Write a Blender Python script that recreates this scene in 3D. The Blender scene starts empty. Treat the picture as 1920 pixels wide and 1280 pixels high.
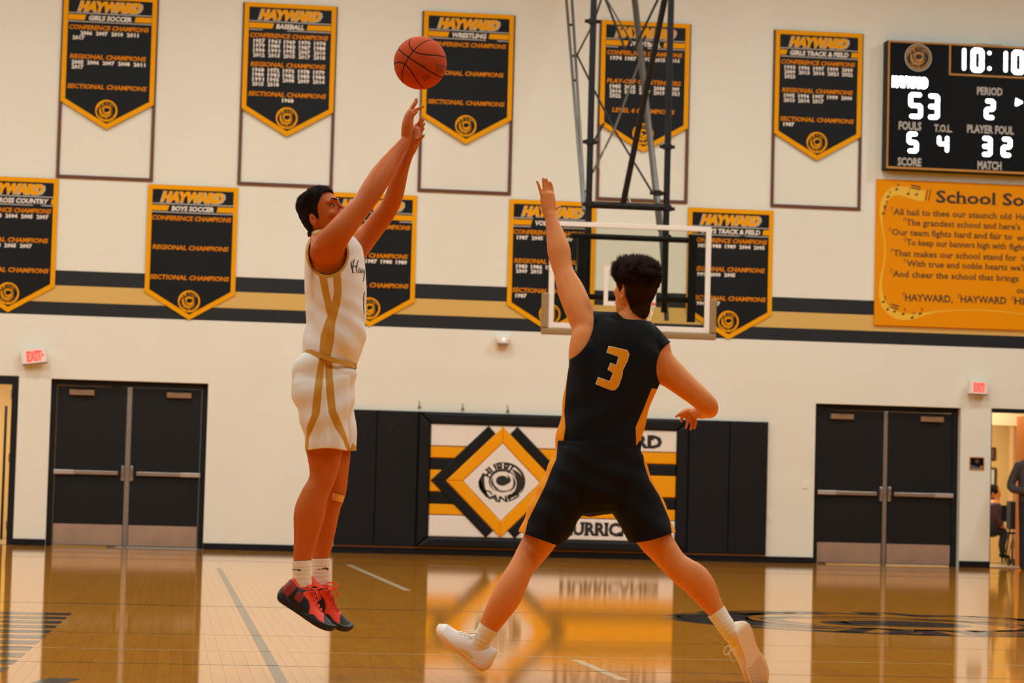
import bpy, bmesh, math, random
import numpy as np
from mathutils import Vector, Matrix, noise
from mathutils.bvhtree import BVHTree
random.seed(7)
PI = math.pi
SC = bpy.context.scene
COL = SC.collection

# ---------------------------------------------------------------- camera, world, lights, exposure
F_PX, YAW, PITCH, ROLL, CAM_H, CAM_D = 4755.7, .13018, .06168, .02636, .77318, 33.47
def cam_axes():
    cy, sy, cp, sp, cr, sr = (math.cos(YAW), math.sin(YAW), math.cos(PITCH), math.sin(PITCH), math.cos(ROLL), math.sin(ROLL))
    f = Vector((sy*cp, cy*cp, sp)); r = Vector((cy, -sy, 0)); u = r.cross(f)
    return cr*r + sr*u, -sr*r + cr*u, f
CR, CU, CF = cam_axes()
CAMP = Vector((0, -CAM_D, CAM_H))
cd = bpy.data.cameras.new('camera'); cam = bpy.data.objects.new('camera', cd); COL.objects.link(cam)
cd.sensor_width = 36; cd.sensor_fit = 'HORIZONTAL'; cd.lens = F_PX/1920*36
cd.clip_start = .1; cd.clip_end = 200
cd.dof.use_dof = True; cd.dof.focus_distance = 10.9; cd.dof.aperture_fstop = 7.0
M = Matrix((CR, CU, -CF)).transposed().to_4x4(); M.translation = CAMP
cam.matrix_world = M
SC.camera = cam
def at(px, py, Y):                       # the point of the plane y = Y behind a pixel of the photograph
    d = CR*(px-960) + CU*(640-py) + CF*F_PX
    return CAMP + d*((Y+CAM_D)/d.y)
def scale_at(Y): return F_PX/((Y+CAM_D)/CF.y)   # pixels per metre, roughly

w = bpy.data.worlds.new('world'); SC.world = w; w.use_nodes = True
w.node_tree.nodes['Background'].inputs[0].default_value = (1, .86, .68, 1)
w.node_tree.nodes['Background'].inputs[1].default_value = .25
SC.view_settings.view_transform = 'Standard'; SC.view_settings.look = 'None'
SC.view_settings.exposure = 0.0; SC.view_settings.gamma = 1; SC.view_settings.use_curve_mapping = False
SC.cycles.use_denoising = True
try: SC.cycles.denoiser = 'OPENIMAGEDENOISE'
except Exception: pass
SC.cycles.max_bounces = 8; SC.cycles.diffuse_bounces = 4; SC.cycles.glossy_bounces = 4; SC.cycles.transmission_bounces = 6
SC.cycles.sample_clamp_indirect = 6; SC.cycles.caustics_reflective = False; SC.cycles.caustics_refractive = False
ROOM_X0, ROOM_X1, ROOM_Y0, ROOM_H = -13.0, 17.0, -41.0, 9.6
LAMP_E = 184
def lamp(x, y, e):
    l = bpy.data.lights.new('ceiling_lamp', 'AREA'); l.shape = 'RECTANGLE'; l.size = 1.3; l.size_y = .7
    l.energy = e; l.color = (.925, 1, .985)
    o = bpy.data.objects.new('ceiling_lamp', l); COL.objects.link(o); o.location = (x, y, ROOM_H-.35)
    return o
for ix in range(5):
    for iy in range(5):
        lamp(-10+ix*6, -5.2-iy*5.4, LAMP_E)

# ---------------------------------------------------------------- materials
def lin(c):
    return tuple((v/255/12.92 if v/255 <= .04045 else ((v/255+.055)/1.055)**2.4) for v in c) + (1,)
def mat(name, rgb, rough=.6, metal=0, spec=.5, noise_amt=0, noise_scale=8, bump=0, bump_scale=40, emit=0, coat=0, sheen=0, sss=0):
    m = bpy.data.materials.new(name); m.use_nodes = True; nt = m.node_tree; b = nt.nodes['Principled BSDF']
    c = lin(rgb); b.inputs['Base Color'].default_value = c; b.inputs['Roughness'].default_value = rough
    b.inputs['Metallic'].default_value = metal; b.inputs['Specular IOR Level'].default_value = spec
    if coat: b.inputs['Coat Weight'].default_value = coat
    if sheen: b.inputs['Sheen Weight'].default_value = sheen
    if sss:
        b.inputs['Subsurface Weight'].default_value = sss; b.inputs['Subsurface Radius'].default_value = (.02, .008, .004); b.inputs['Subsurface Scale'].default_value = .6
    if emit:
        b.inputs['Emission Color'].default_value = c; b.inputs['Emission Strength'].default_value = emit
    tc = nt.nodes.new('ShaderNodeTexCoord')
    if noise_amt:
        n = nt.nodes.new('ShaderNodeTexNoise'); n.inputs['Scale'].default_value = noise_scale; n.inputs['Detail'].default_value = 4
        nt.links.new(tc.outputs['Object'], n.inputs['Vector'])
        mx = nt.nodes.new('ShaderNodeMix'); mx.data_type = 'RGBA'
        mx.inputs['A'].default_value = tuple(min(1, v*(1+noise_amt)) for v in c[:3])+(1,)
        mx.inputs['B'].default_value = tuple(v*(1-noise_amt) for v in c[:3])+(1,)
        nt.links.new(n.outputs['Fac'], mx.inputs['Factor']); nt.links.new(mx.outputs['Result'], b.inputs['Base Color'])
    if bump:
        n2 = nt.nodes.new('ShaderNodeTexNoise'); n2.inputs['Scale'].default_value = bump_scale; n2.inputs['Detail'].default_value = 3
        nt.links.new(tc.outputs['Object'], n2.inputs['Vector'])
        bp = nt.nodes.new('ShaderNodeBump'); bp.inputs['Strength'].default_value = bump; bp.inputs['Distance'].default_value = .01
        nt.links.new(n2.outputs['Fac'], bp.inputs['Height']); nt.links.new(bp.outputs['Normal'], b.inputs['Normal'])
    return m
K = {}
K['cream'] = mat('painted_block', (240, 229, 208), .55, noise_amt=.02, noise_scale=1.5, bump=.15, bump_scale=120)
K['black'] = mat('black_paint', (16, 15, 14), .5, spec=.25)
K['doorblack'] = mat('door_paint', (20, 18, 16), .5, spec=.3)
K['gold'] = mat('banner_gold', (246, 168, 4), .7, spec=.1)
K['goldtext'] = mat('gold_print', (226, 136, 6), .7, spec=.1)
K['white'] = mat('white_print', (238, 228, 214), .6)
K['silverprint'] = mat('silver_print', (190, 184, 172), .6)
K['banner'] = mat('banner_cloth', (12, 12, 12), .55, spec=.25, noise_amt=.1, noise_scale=3)
K['brown'] = mat('brown_rail', (104, 58, 32), .5)
K['steel'] = mat('brushed_steel', (205, 195, 185), .28, metal=.9, noise_amt=.08, noise_scale=6)
K['kick'] = mat('kick_plate_steel', (226, 196, 172), .30, metal=.75, noise_amt=.2, noise_scale=4, bump=.05, bump_scale=3)
K['closer'] = mat('closer_bronze', (150, 118, 86), .45, metal=.3)
K['padblack'] = mat('black_vinyl', (18, 17, 17), .45, spec=.3, bump=.05, bump_scale=15)
K['padgold'] = mat('gold_vinyl', (250, 165, 2), .45, spec=.2)
K['padwhite'] = mat('white_vinyl', (244, 234, 220), .42)
K['seam'] = mat('dark_seam', (20, 18, 16), .7)
K['wood_strip'] = mat('raw_wood_strip', (190, 140, 100), .7)
K['exitwhite'] = mat('exit_sign_case', (245, 240, 228), .5)
K['exitred'] = mat('exit_sign_letters', (255, 70, 60), .5, emit=1.2)
K['led'] = mat('led_white', (255, 255, 255), .5, emit=5)
K['board'] = mat('scoreboard_black', (5, 5, 5), .5, spec=.15)
K['boardgold'] = mat('scoreboard_trim', (196, 138, 50), .5)
K['songgold'] = mat('song_sign_gold', (240, 150, 0), .6, spec=.1)
K['songyellow'] = mat('song_sign_ribbon', (244, 190, 40), .5)
K['ink'] = mat('black_ink', (38, 30, 16), .6)
K['pipe'] = mat('black_steel_pipe', (24, 21, 19), .5, spec=.3)
K['pipegrey'] = mat('grey_steel_pipe', (92, 84, 74), .45, metal=.3)
K['boardpad'] = mat('khaki_edge_pad', (150, 122, 78), .6)
K['tape'] = mat('white_board_tape', (238, 232, 222), .5)
K['rim'] = mat('orange_rim', (220, 80, 20), .4)
K['net'] = mat('net_cord', (236, 222, 190), .8)
K['ceil'] = mat('ceiling_paint', (120, 112, 100), .8)
K['bleacher'] = mat('folded_bleacher_wood', (64, 46, 30), .6, noise_amt=.1)
K['hallceil'] = mat('hall_ceiling', (206, 172, 118), .8)
K['hallwall'] = mat('hall_wall', (244, 196, 112), .6)
K['hallfloor'] = mat('hall_floor', (176, 140, 90), .3)
K['orangewood'] = mat('orange_door_wood', (190, 95, 25), .4, noise_amt=.15, noise_scale=5)
g = bpy.data.materials.new('backboard_glass'); g.use_nodes = True
nt = g.node_tree; nt.nodes.clear(); out = nt.nodes.new('ShaderNodeOutputMaterial'); mixs = nt.nodes.new('ShaderNodeMixShader')
tr = nt.nodes.new('ShaderNodeBsdfTransparent'); tr.inputs[0].default_value = (.93, .95, .92, 1); gl = nt.nodes.new('ShaderNodeBsdfGlossy'); gl.inputs['Roughness'].default_value = .05
fr = nt.nodes.new('ShaderNodeFresnel'); fr.inputs[0].default_value = 1.5
nt.links.new(fr.outputs[0], mixs.inputs[0]); nt.links.new(tr.outputs[0], mixs.inputs[1]); nt.links.new(gl.outputs[0], mixs.inputs[2]); nt.links.new(mixs.outputs[0], out.inputs[0])
K['glass'] = g
# the gym wall: one cream paint with three painted stripes at fixed heights
def wall_mat():
    m = mat('gym_wall_paint', (240, 229, 208), .5, bump=.12, bump_scale=90); nt = m.node_tree; b = nt.nodes['Principled BSDF']
    ge = nt.nodes.new('ShaderNodeNewGeometry'); sp = nt.nodes.new('ShaderNodeSeparateXYZ'); nt.links.new(ge.outputs['Position'], sp.inputs[0])
    def band(z0, z1):
        a = nt.nodes.new('ShaderNodeMath'); a.operation = 'GREATER_THAN'; a.inputs[1].default_value = z0
        c = nt.nodes.new('ShaderNodeMath'); c.operation = 'LESS_THAN'; c.inputs[1].default_value = z1
        d = nt.nodes.new('ShaderNodeMath'); d.operation = 'MULTIPLY'
        nt.links.new(sp.outputs[2], a.inputs[0]); nt.links.new(sp.outputs[2], c.inputs[0]); nt.links.new(a.outputs[0], d.inputs[0]); nt.links.new(c.outputs[0], d.inputs[1])
        return d.outputs[0]
    no = nt.nodes.new('ShaderNodeTexNoise'); no.inputs['Scale'].default_value = 1.2; nt.links.new(ge.outputs['Position'], no.inputs['Vector'])
    base = nt.nodes.new('ShaderNodeMix'); base.data_type = 'RGBA'; base.inputs['A'].default_value = lin((242, 240, 224)); base.inputs['B'].default_value = lin((236, 233, 214))
    nt.links.new(no.outputs['Fac'], base.inputs['Factor'])
    cur = base.outputs['Result']
    for (z0, z1, c) in ((STRIPE[0], STRIPE[3], (11, 9, 9)), (STRIPE[1], STRIPE[2], (222, 182, 96))):
        mx = nt.nodes.new('ShaderNodeMix'); mx.data_type = 'RGBA'; nt.links.new(band(z0, z1), mx.inputs['Factor']); nt.links.new(cur, mx.inputs['A']); mx.inputs['B'].default_value = lin(c); cur = mx.outputs['Result']
    nt.links.new(cur, b.inputs['Base Color'])
    return m
def zavg(*pp): return sum(at(x, y, 0).z for x, y in pp)/len(pp)
STRIPE = (zavg((35, 587.4), (900, 620), (1780, 648.5)), zavg((100, 563), (900, 596.5), (1600, 619)), zavg((100, 532), (900, 565), (1600, 590)), zavg((100, 504.5), (900, 537), (1639, 563.7)))
K['wall'] = wall_mat()

# ---------------------------------------------------------------- helpers
def tag(o, label=None, cat=None, group=None, kind=None):
    if label: o['label'] = label
    if cat: o['category'] = cat
    if group: o['group'] = group
    if kind: o['kind'] = kind
    return o
def empty(name, loc=(0, 0, 0), label=None, cat=None, group=None, kind=None):
    o = bpy.data.objects.new(name, None); COL.objects.link(o); o.location = loc; o.empty_display_size = .1
    return tag(o, label, cat, group, kind)
class MB:
    """collects polygons with material slots in world coordinates"""
    def __init__(s): s.v = []; s.f = []; s.m = []; s.mats = []
    def slot(s, m):
        if m not in s.mats: s.mats.append(m)
        return s.mats.index(m)
    def add(s, vs, fs, m):
        b = len(s.v); k = s.slot(m); s.v += [tuple(v) for v in vs]
        for f in fs: s.f.append([b+i for i in f]); s.m.append(k)
    def box(s, x0, x1, y0, y1, z0, z1, m):
        s.add([(x0,y0,z0),(x1,y0,z0),(x1,y1,z0),(x0,y1,z0),(x0,y0,z1),(x1,y0,z1),(x1,y1,z1),(x0,y1,z1)],
              [(0,3,2,1),(4,5,6,7),(0,1,5,4),(1,2,6,5),(2,3,7,6),(3,0,4,7)], m)
    def prism(s, poly, yb, yf, m, bevel=0, ft=None):
        """polygon in (x,z), from yb (back) to yf (front, towards the camera), front edge bevelled"""
        a = sum(poly[i][0]*poly[(i+1)%len(poly)][1]-poly[(i+1)%len(poly)][0]*poly[i][1] for i in range(len(poly)))
        if a < 0: poly = poly[::-1]
        n = len(poly)
        rings = [(poly, yb)]
        if bevel:
            for t in (0, .35, .7, 1):
                ang = t*PI/2; rings.append((inset(poly, bevel*(1-math.cos(ang))), yf + bevel*(1-math.sin(ang))*(1 if yb > yf else -1)))
        else: rings.append((poly, yf))
        vs = [(x, y, z) for r, y in rings for x, z in r]; fs = []
        for k in range(len(rings)-1):
            for i in range(n):
                j = (i+1) % n; fs.append((k*n+i, k*n+j, (k+1)*n+j, (k+1)*n+i))
        L = (len(rings)-1)*n
        fs.append(tuple(range(L, L+n))); fs.append(tuple(range(n-1, -1, -1)))
        s.add(vs, fs, m)
    def tube(s, pts, r, m, seg=10, r2=None, closed=False):
        pts = [Vector(p) for p in pts]; n = len(pts); vs = []; fs = []
        for i, p in enumerate(pts):
            if closed: t = pts[(i+1) % n]-pts[i-1]
            else: t = (pts[min(i+1, n-1)]-pts[max(i-1, 0)])
            t.normalize(); a = t.cross(Vector((.13, .07, 1)) if abs(t.z) < .95 else Vector((1, .1, 0))).normalized(); b = t.cross(a)
            rr = r if r2 is None else r+(r2-r)*i/(n-1)
            for k in range(seg):
                q = 2*PI*k/seg; vs.append(p+rr*(math.cos(q)*a+math.sin(q)*b))
        for i in range(n if closed else n-1):
            for k in range(seg):
                j = (k+1) % seg; i2 = (i+1) % n; fs.append((i*seg+k, i*seg+j, i2*seg+j, i2*seg+k))
        if not closed:
            fs.append(tuple(range(seg-1, -1, -1))); fs.append(tuple(range((n-1)*seg, n*seg)))
        s.add(vs, fs, m)
    def flat(s, tris, m, place):
        """tris = (2D verts, faces); place maps (u,v) to a world point"""
        s.add([place(u, v) for u, v in tris[0]], tris[1], m)
    def build(s, name, parent=None, smooth=False, **kw):
        me = bpy.data.meshes.new(name); me.from_pydata(s.v, [], s.f)
        for m in s.mats: me.materials.append(m)
        me.polygons.foreach_set('material_index', s.m)
        if smooth: me.polygons.foreach_set('use_smooth', [True]*len(s.f))
        me.update(); o = bpy.data.objects.new(name, me); COL.objects.link(o)
        if parent is not None:
            loc = Vector(parent.location); p = parent.parent
            while p is not None: loc += Vector(p.location); p = p.parent
            me.transform(Matrix.Translation(-loc)); o.parent = parent
        return tag(o, **kw)
def recentre(o):
    """put the origin of a top-level mesh thing at its base"""
    me = o.data; co = np.empty(len(me.vertices)*3); me.vertices.foreach_get('co', co); co = co.reshape(-1, 3)
    c = Vector(((co[:,0].min()+co[:,0].max())/2, (co[:,1].min()+co[:,1].max())/2, co[:,2].min()))
    me.transform(Matrix.Translation(-c)); o.location = c; return o
def inset(poly, d):
    n = len(poly); out = []
    for i in range(n):
        p0, p1, p2 = Vector(poly[i-1]), Vector(poly[i]), Vector(poly[(i+1) % n])
        e1 = (p1-p0).normalized(); e2 = (p2-p1).normalized(); n1 = Vector((-e1.y, e1.x)); n2 = Vector((-e2.y, e2.x))
        k = 1+n1.dot(n2); out.append(tuple(p1+(n1+n2)*(d/max(k, .2))))
    return out
_tc = {}
def glyphs(txt, bold=0.0, res=2):
    """a line of lettering as 2D triangles, cap height scaled to 1, starting at x=0; returns verts, faces, width"""
    key = (txt, bold, res)
    if key in _tc: return _tc[key]
    c = bpy.data.curves.new('t', 'FONT'); c.body = txt; c.size = 1; c.resolution_u = res; c.offset = bold; c.fill_mode = 'FRONT'
    o = bpy.data.objects.new('t', c); me = bpy.data.meshes.new_from_object(o)
    vs = [(v.co.x/.7292, v.co.y/.7292) for v in me.vertices]; fs = [tuple(p.vertices) for p in me.polygons]
    bpy.data.objects.remove(o); bpy.data.curves.remove(c); bpy.data.meshes.remove(me)
    x0 = min([v[0] for v in vs], default=0); x1 = max([v[0] for v in vs], default=0)
    vs = [(x-x0, y) for x, y in vs]; _tc[key] = (vs, fs, x1-x0)
    return _tc[key]
def serifs(vs, fs, th=.07, ext=.09, maxw=.3):
    """adds slab serifs under and over every flat stem end"""
    from collections import Counter
    cnt = Counter()
    for f in fs:
        for i in range(len(f)):
            a, b = f[i], f[(i+1) % len(f)]; cnt[(min(a, b), max(a, b))] += 1
    vs = list(vs); fs = list(fs); add = []
    for (a, b), k in cnt.items():
        if k != 1: continue
        (xa, ya), (xb, yb) = vs[a], vs[b]
        if abs(ya-yb) > .012 or not (.05 < abs(xa-xb) < maxw): continue
        x0, x1 = min(xa, xb), max(xa, xb)
        if -.07 < ya < .02: add.append((x0-ext, x1+ext, ya, ya+th))
        elif .97 < ya < 1.09 or .70 < ya < .80: add.append((x0-ext, x1+ext*.6, ya-th, ya))
    for x0, x1, y0, y1 in add:
        b = len(vs); vs += [(x0, y0), (x1, y0), (x1, y1), (x0, y1)]; fs.append((b, b+1, b+2, b+3))
    return vs, fs
def fit_text(txt, cx, cy, h, width=None, shear=0, bold=0, align='c', res=2, slab=False, **kw):
    vs, fs, w0 = glyphs(txt, bold, res)
    if slab: vs, fs = serifs(vs, fs, **kw)
    sx = h if width is None else width/w0
    off = {'c': -w0*sx/2, 'l': 0, 'r': -w0*sx}[align]
    return [(cx+off+x*sx+shear*y*h, cy+y*h) for x, y in vs], fs
def split_build(mb, name, parent, gap, **kw):
    """builds every cluster of a flat print (a letter, a word, a digit) as an object of its own"""
    n = len(mb.v); pa = list(range(n))
    def fd(i):
        while pa[i] != i: pa[i] = pa[pa[i]]; i = pa[i]
        return i
    for f in mb.f:
        for i in f[1:]: pa[fd(i)] = fd(f[0])
    V = np.array(mb.v); isl = {}
    for k, f in enumerate(mb.f): isl.setdefault(fd(f[0]), []).append(k)
    bx = []
    for r, ks in isl.items():
        ii = [i for k in ks for i in mb.f[k]]; p = V[ii]; bx.append([p[:, 0].min(), p[:, 0].max(), p[:, 2].min(), p[:, 2].max(), ks])
    ch = True
    while ch:
        ch = False
        for i in range(len(bx)):
            for j in range(len(bx)-1, i, -1):
                a, b = bx[i], bx[j]
                if a[0] < b[1]+gap and b[0] < a[1]+gap and a[2] < b[3]+gap and b[2] < a[3]+gap:
                    bx[i] = [min(a[0], b[0]), max(a[1], b[1]), min(a[2], b[2]), max(a[3], b[3]), a[4]+b[4]]; bx.pop(j); ch = True
    bx.sort(key=lambda t: (-round(t[2], 1), t[0]))
    for b in bx:
        m = MB(); 
        for k in b[4]: m.add([mb.v[i] for i in mb.f[k]], [tuple(range(len(mb.f[k])))], mb.mats[mb.m[k]])
        m.build(name, parent, **kw)
def disc(cx, cy, r, n=32): return [(cx+r*math.cos(2*PI*i/n), cy+r*math.sin(2*PI*i/n)) for i in range(n)], [tuple(range(n))]
def ring(cx, cy, r0, r1, n=40):
    vs = []; fs = []
    for i in range(n):
        c, s_ = math.cos(2*PI*i/n), math.sin(2*PI*i/n); vs += [(cx+r0*c, cy+r0*s_), (cx+r1*c, cy+r1*s_)]
    for i in range(n):
        j = (i+1) % n; fs.append((2*i, 2*i+1, 2*j+1, 2*j))
    return vs, fs
def arc_band(a0, a1, r0, r1, w, n=22, taper=(1, 1)):
    """a tapered spiral blade: radius runs r0 to r1 while the angle runs a0 to a1 (degrees)"""
    vs = []; fs = []
    for i in range(n+1):
        t = i/n; a = math.radians(a0+(a1-a0)*t); r = r0+(r1-r0)*t
        k = 1.0
        if taper[0]: k *= min(1, (t/.35))**.7
        if taper[1]: k *= min(1, ((1-t)/.45))**.7
        h = w*k/2; vs += [((r-h)*math.cos(a), (r-h)*math.sin(a)), ((r+h)*math.cos(a), (r+h)*math.sin(a))]
        if i: fs.append((2*i-2, 2*i-1, 2*i+1, 2*i))
    return vs, fs
def arc_text(txt, a0, a1, r, h, inward=False, bold=.03):
    vs, fs, w0 = glyphs(txt, bold, 2); out = []
    for x, y in vs:
        t = x/w0; a = math.radians(a0+(a1-a0)*t); rr = r+(y*h if not inward else -y*h)
        out.append((rr*math.cos(a), rr*math.sin(a)))
    return out, fs
def merge(*parts):
    vs = []; fs = []
    for v, f in parts:
        b = len(vs); vs += list(v); fs += [tuple(b+i for i in q) for q in f]
    return vs, fs
LOGO = merge(arc_band(112, -40, .95, .94, .11), arc_band(60, -78, .74, .80, .30), arc_band(35, -60, .50, .56, .10), arc_band(150, 238, .86, .92, .26), arc_band(172, 222, .95, .88, .12),
             arc_band(250, -25, .50, .64, .09), arc_band(200, 330, .40, .50, .08), ([(x*.27+.0, y*.25+.07) for x, y in disc(0, 0, 1, 20)[0]], [tuple(range(20))]), arc_band(-20, 62, .24, .40, .13), arc_band(150, 250, .46, .36, .10),
             arc_text('HURRI', 160, 58, .55, .40, bold=.045), arc_text('CANES', 210, 322, .98, .31, True, bold=.04))
def logo(cx, cy, r): return [(cx+x*r, cy+y*r) for x, y in LOGO[0]], LOGO[1]
def rect(x0, x1, z0, z1): return [(x0, z0), (x1, z0), (x1, z1), (x0, z1)]
def X(px, py, Y=0): return at(px, py, Y).x
def Z(px, py, Y=0): return at(px, py, Y).z

# ---------------------------------------------------------------- the room
RB = .15                                            # how far the door leaves stand back in the wall
d2 = (X(91, 850), X(386, 860), Z(240, 714))         # left double door: opening edges, top
d3 = (X(1527, 900), X(1800, 900), Z(1660, 760))
d1 = (X(30, 860)-2.08, X(30, 860), Z(15, 704))
d4 = (X(1857, 900), X(1857, 900)+2.08, Z(1890, 766))
OPEN = [d1, d2, d3, d4]
mb = MB(); mb.box(ROOM_X0, ROOM_X1, ROOM_Y0, .0, -.3, -.0035, mat('floor_screed', (120, 72, 22), .5)); floor = mb.build('floor', kind='structure')
def wall_floor_mat():
    m = bpy.data.materials.new('maple_strip'); m.use_nodes = True; nt = m.node_tree; b = nt.nodes['Principled BSDF']
    tc = nt.nodes.new('ShaderNodeNewGeometry'); oi = nt.nodes.new('ShaderNodeAttribute'); oi.attribute_name = 'tone'
    mp = nt.nodes.new('ShaderNodeMapping'); mp.inputs['Scale'].default_value = (26, 1.6, 1); nt.links.new(tc.outputs['Position'], mp.inputs[0])
    n = nt.nodes.new('ShaderNodeTexNoise'); n.inputs['Scale'].default_value = 1.3; n.inputs['Detail'].default_value = 6; nt.links.new(mp.outputs[0], n.inputs['Vector'])
    a = nt.nodes.new('ShaderNodeMath'); a.operation = 'ADD'; nt.links.new(oi.outputs['Fac'], a.inputs[0]); nt.links.new(n.outputs['Fac'], a.inputs[1])
    rp = nt.nodes.new('ShaderNodeValToRGB'); rp.color_ramp.elements[0].position = .35; rp.color_ramp.elements[0].color = lin((212, 126, 20))
    rp.color_ramp.elements[1].position = 1.3/2+.35; rp.color_ramp.elements[1].color = lin((238, 156, 34))
    nt.links.new(a.outputs[0], rp.inputs[0]); nt.links.new(rp.outputs[0], b.inputs['Base Color'])
    b.inputs['Roughness'].default_value = .055; b.inputs['IOR'].default_value = 1.5
    b.inputs['Coat Weight'].default_value = .0
    # slow waves of the sanded, varnished surface
    mp2 = nt.nodes.new('ShaderNodeMapping'); mp2.inputs['Scale'].default_value = (5, 1.4, 1); nt.links.new(tc.outputs['Position'], mp2.inputs[0])
    n2 = nt.nodes.new('ShaderNodeTexNoise'); n2.inputs['Scale'].default_value = 1.0; n2.inputs['Detail'].default_value = 2; nt.links.new(mp2.outputs[0], n2.inputs['Vector'])
    bp = nt.nodes.new('ShaderNodeBump'); bp.inputs['Strength'].default_value = .3; bp.inputs['Distance'].default_value = .0002
    nt.links.new(n2.outputs['Fac'], bp.inputs['Height']); nt.links.new(bp.outputs['Normal'], b.inputs['Normal'])
    return m
K['maple'] = wall_floor_mat()
STW = .0572; GAP = .0006
def strip_rows(x0, x1, y0, y1):
    out = []; n = int((x1-x0)/STW)
    for i in range(n):
        x = x0+i*STW; y = y0-random.random()
        while y < y1:
            L = random.choice((.45, .6, .75, .9, 1.2)); out.append((x, x+STW-GAP, y, y+L-GAP)); y += L
    return out
def plank_mesh(name, items):
    n = len(items); A = np.array(items); X0, X1, Y0, Y1 = A.T
    v = np.zeros((n, 8, 3)); b = 0
    for k, (x, y, z) in enumerate(((X0, Y0, -.004), (X1, Y0, -.004), (X1, Y1, -.004), (X0, Y1, -.004), (X0+b, Y0+b, 0), (X1-b, Y0+b, 0), (X1-b, Y1-b, 0), (X0+b, Y1-b, 0))):
        v[:, k, 0] = x; v[:, k, 1] = y; v[:, k, 2] = z
    q = np.array([(4,5,6,7),(0,1,5,4),(1,2,6,5),(2,3,7,6),(3,0,4,7)])
    f = (q[None]+8*np.arange(n)[:, None, None]).reshape(-1, 4)
    me = bpy.data.meshes.new(name); me.vertices.add(n*8); me.vertices.foreach_set('co', v.ravel())
    me.loops.add(f.size); me.loops.foreach_set('vertex_index', f.ravel()); me.polygons.add(len(f)); me.polygons.foreach_set('loop_start', np.arange(0, f.size, 4)); me.polygons.foreach_set('use_smooth', [False]*len(f)); me.update(calc_edges=True)
    me.materials.append(K['maple']); at_ = me.attributes.new('tone', 'FLOAT', 'POINT')
    at_.data.foreach_set('value', np.repeat(np.random.RandomState(len(items)%97+int(abs(items[0][0])*1000)).rand(n)*.16+.12, 8)); me.validate()
    return me
VX = lambda x, y: abs((x-(y+CAM_D)*math.tan(YAW)))/(y+CAM_D)
near, rest = [], []
for it in strip_rows(ROOM_X0+.02, ROOM_X1-.08, -26.5, -.001):
    it = (it[0], it[1], it[2], min(it[3], -.001)); cx, cy = (it[0]+it[1])/2, (it[2]+it[3])/2
    if True: (near if (VX(cx, cy) < .205 and cy > -23.6) else rest).append(it)
near.sort(key=lambda t: t[2]); rest += near[300:]; near = near[:300]
for it in near:
    o = bpy.data.objects.new('plank', plank_mesh('plank', [it])); COL.objects.link(o); o.parent = floor
o = bpy.data.objects.new('planks', plank_mesh('planks', rest)); COL.objects.link(o); o.parent = floor; o['kind'] = 'stuff'
mb = MB(); mb.box(ROOM_X0, ROOM_X1, ROOM_Y0, -26.5, -.0035, 0, K['maple']); 
o = mb.build('near_boards', floor); o['kind'] = 'stuff'

mb = MB()
xs = ROOM_X0
for (a, b, t) in sorted(OPEN):
    mb.box(xs, a, .0015, .3, 0, ROOM_H, K['wall']); mb.box(a, b, .0015, .3, t, ROOM_H, K['wall']); xs = b
mb.box(xs, ROOM_X1, .0015, .3, 0, ROOM_H, K['wall'])
wall = mb.build('wall_back', kind='structure')
mb = MB(); BW, BH, BG = .4, .2, .003
def addblock(x0, x1, z0, z1):
    for (a, b, t) in OPEN:
        if z0 < t-.001 and x1 > a and x0 < b:
            if z1 > t+.01:
                addblock(x0, x1, t, z1)
                z1 = t-.002
            if x0 < a-.004: addblock(x0, min(a-.0, x1), z0, z1)
            if x1 > b+.004: addblock(max(b+.0, x0), x1, z0, z1)
            return
    if x1-x0 < .01 or z1-z0 < .008: return
    e = .0015
    mb.add([(x0, .0015, z0), (x1, .0015, z0), (x1, .0015, z1), (x0, .0015, z1), (x0+e, 0, z0+e), (x1-e, 0, z0+e), (x1-e, 0, z1-e), (x0+e, 0, z1-e)],
           [(4,5,6,7),(0,1,5,4),(1,2,6,5),(2,3,7,6),(3,0,4,7)], K['wall'])
z = 0; r = 0
while z < 8.2:
    x = -8.2 + (BW/2 if r % 2 else 0)
    while x < 11.5: addblock(x, x+BW-BG, z, z+BH-BG); x += BW
    z += BH; r += 1
mb.build('blocks', wall, kind='stuff')
for nm, bx in (('wall_left', (ROOM_X0-.2, ROOM_X0, ROOM_Y0, .3, -.3, ROOM_H)), ('wall_right', (ROOM_X1, ROOM_X1+.2, ROOM_Y0, .3, -.3, ROOM_H)),
               ('wall_front', (ROOM_X0-.2, ROOM_X1+.2, ROOM_Y0-.2, ROOM_Y0, -.3, ROOM_H)), ('ceiling', (ROOM_X0-.2, ROOM_X1+.2, ROOM_Y0-.2, .3, ROOM_H, ROOM_H+.2))):
    mb = MB(); mb.box(*bx, K['ceil'] if nm == 'ceiling' else K['bleacher']); mb.build(nm, kind='structure')
# black baseboard between the doors
bz = Z(500, 1022)
mb = MB(); 
for a, b in ((ROOM_X0, d1[0]-.0), (d1[1], d2[0]), (d2[1], d3[0]), (d3[1], d4[0]), (d4[1], ROOM_X1)):
    mb.box(a, b, -.012, -.0005, 0, .085, K['black'])
mb.build('baseboard_back', kind='structure')

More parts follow.
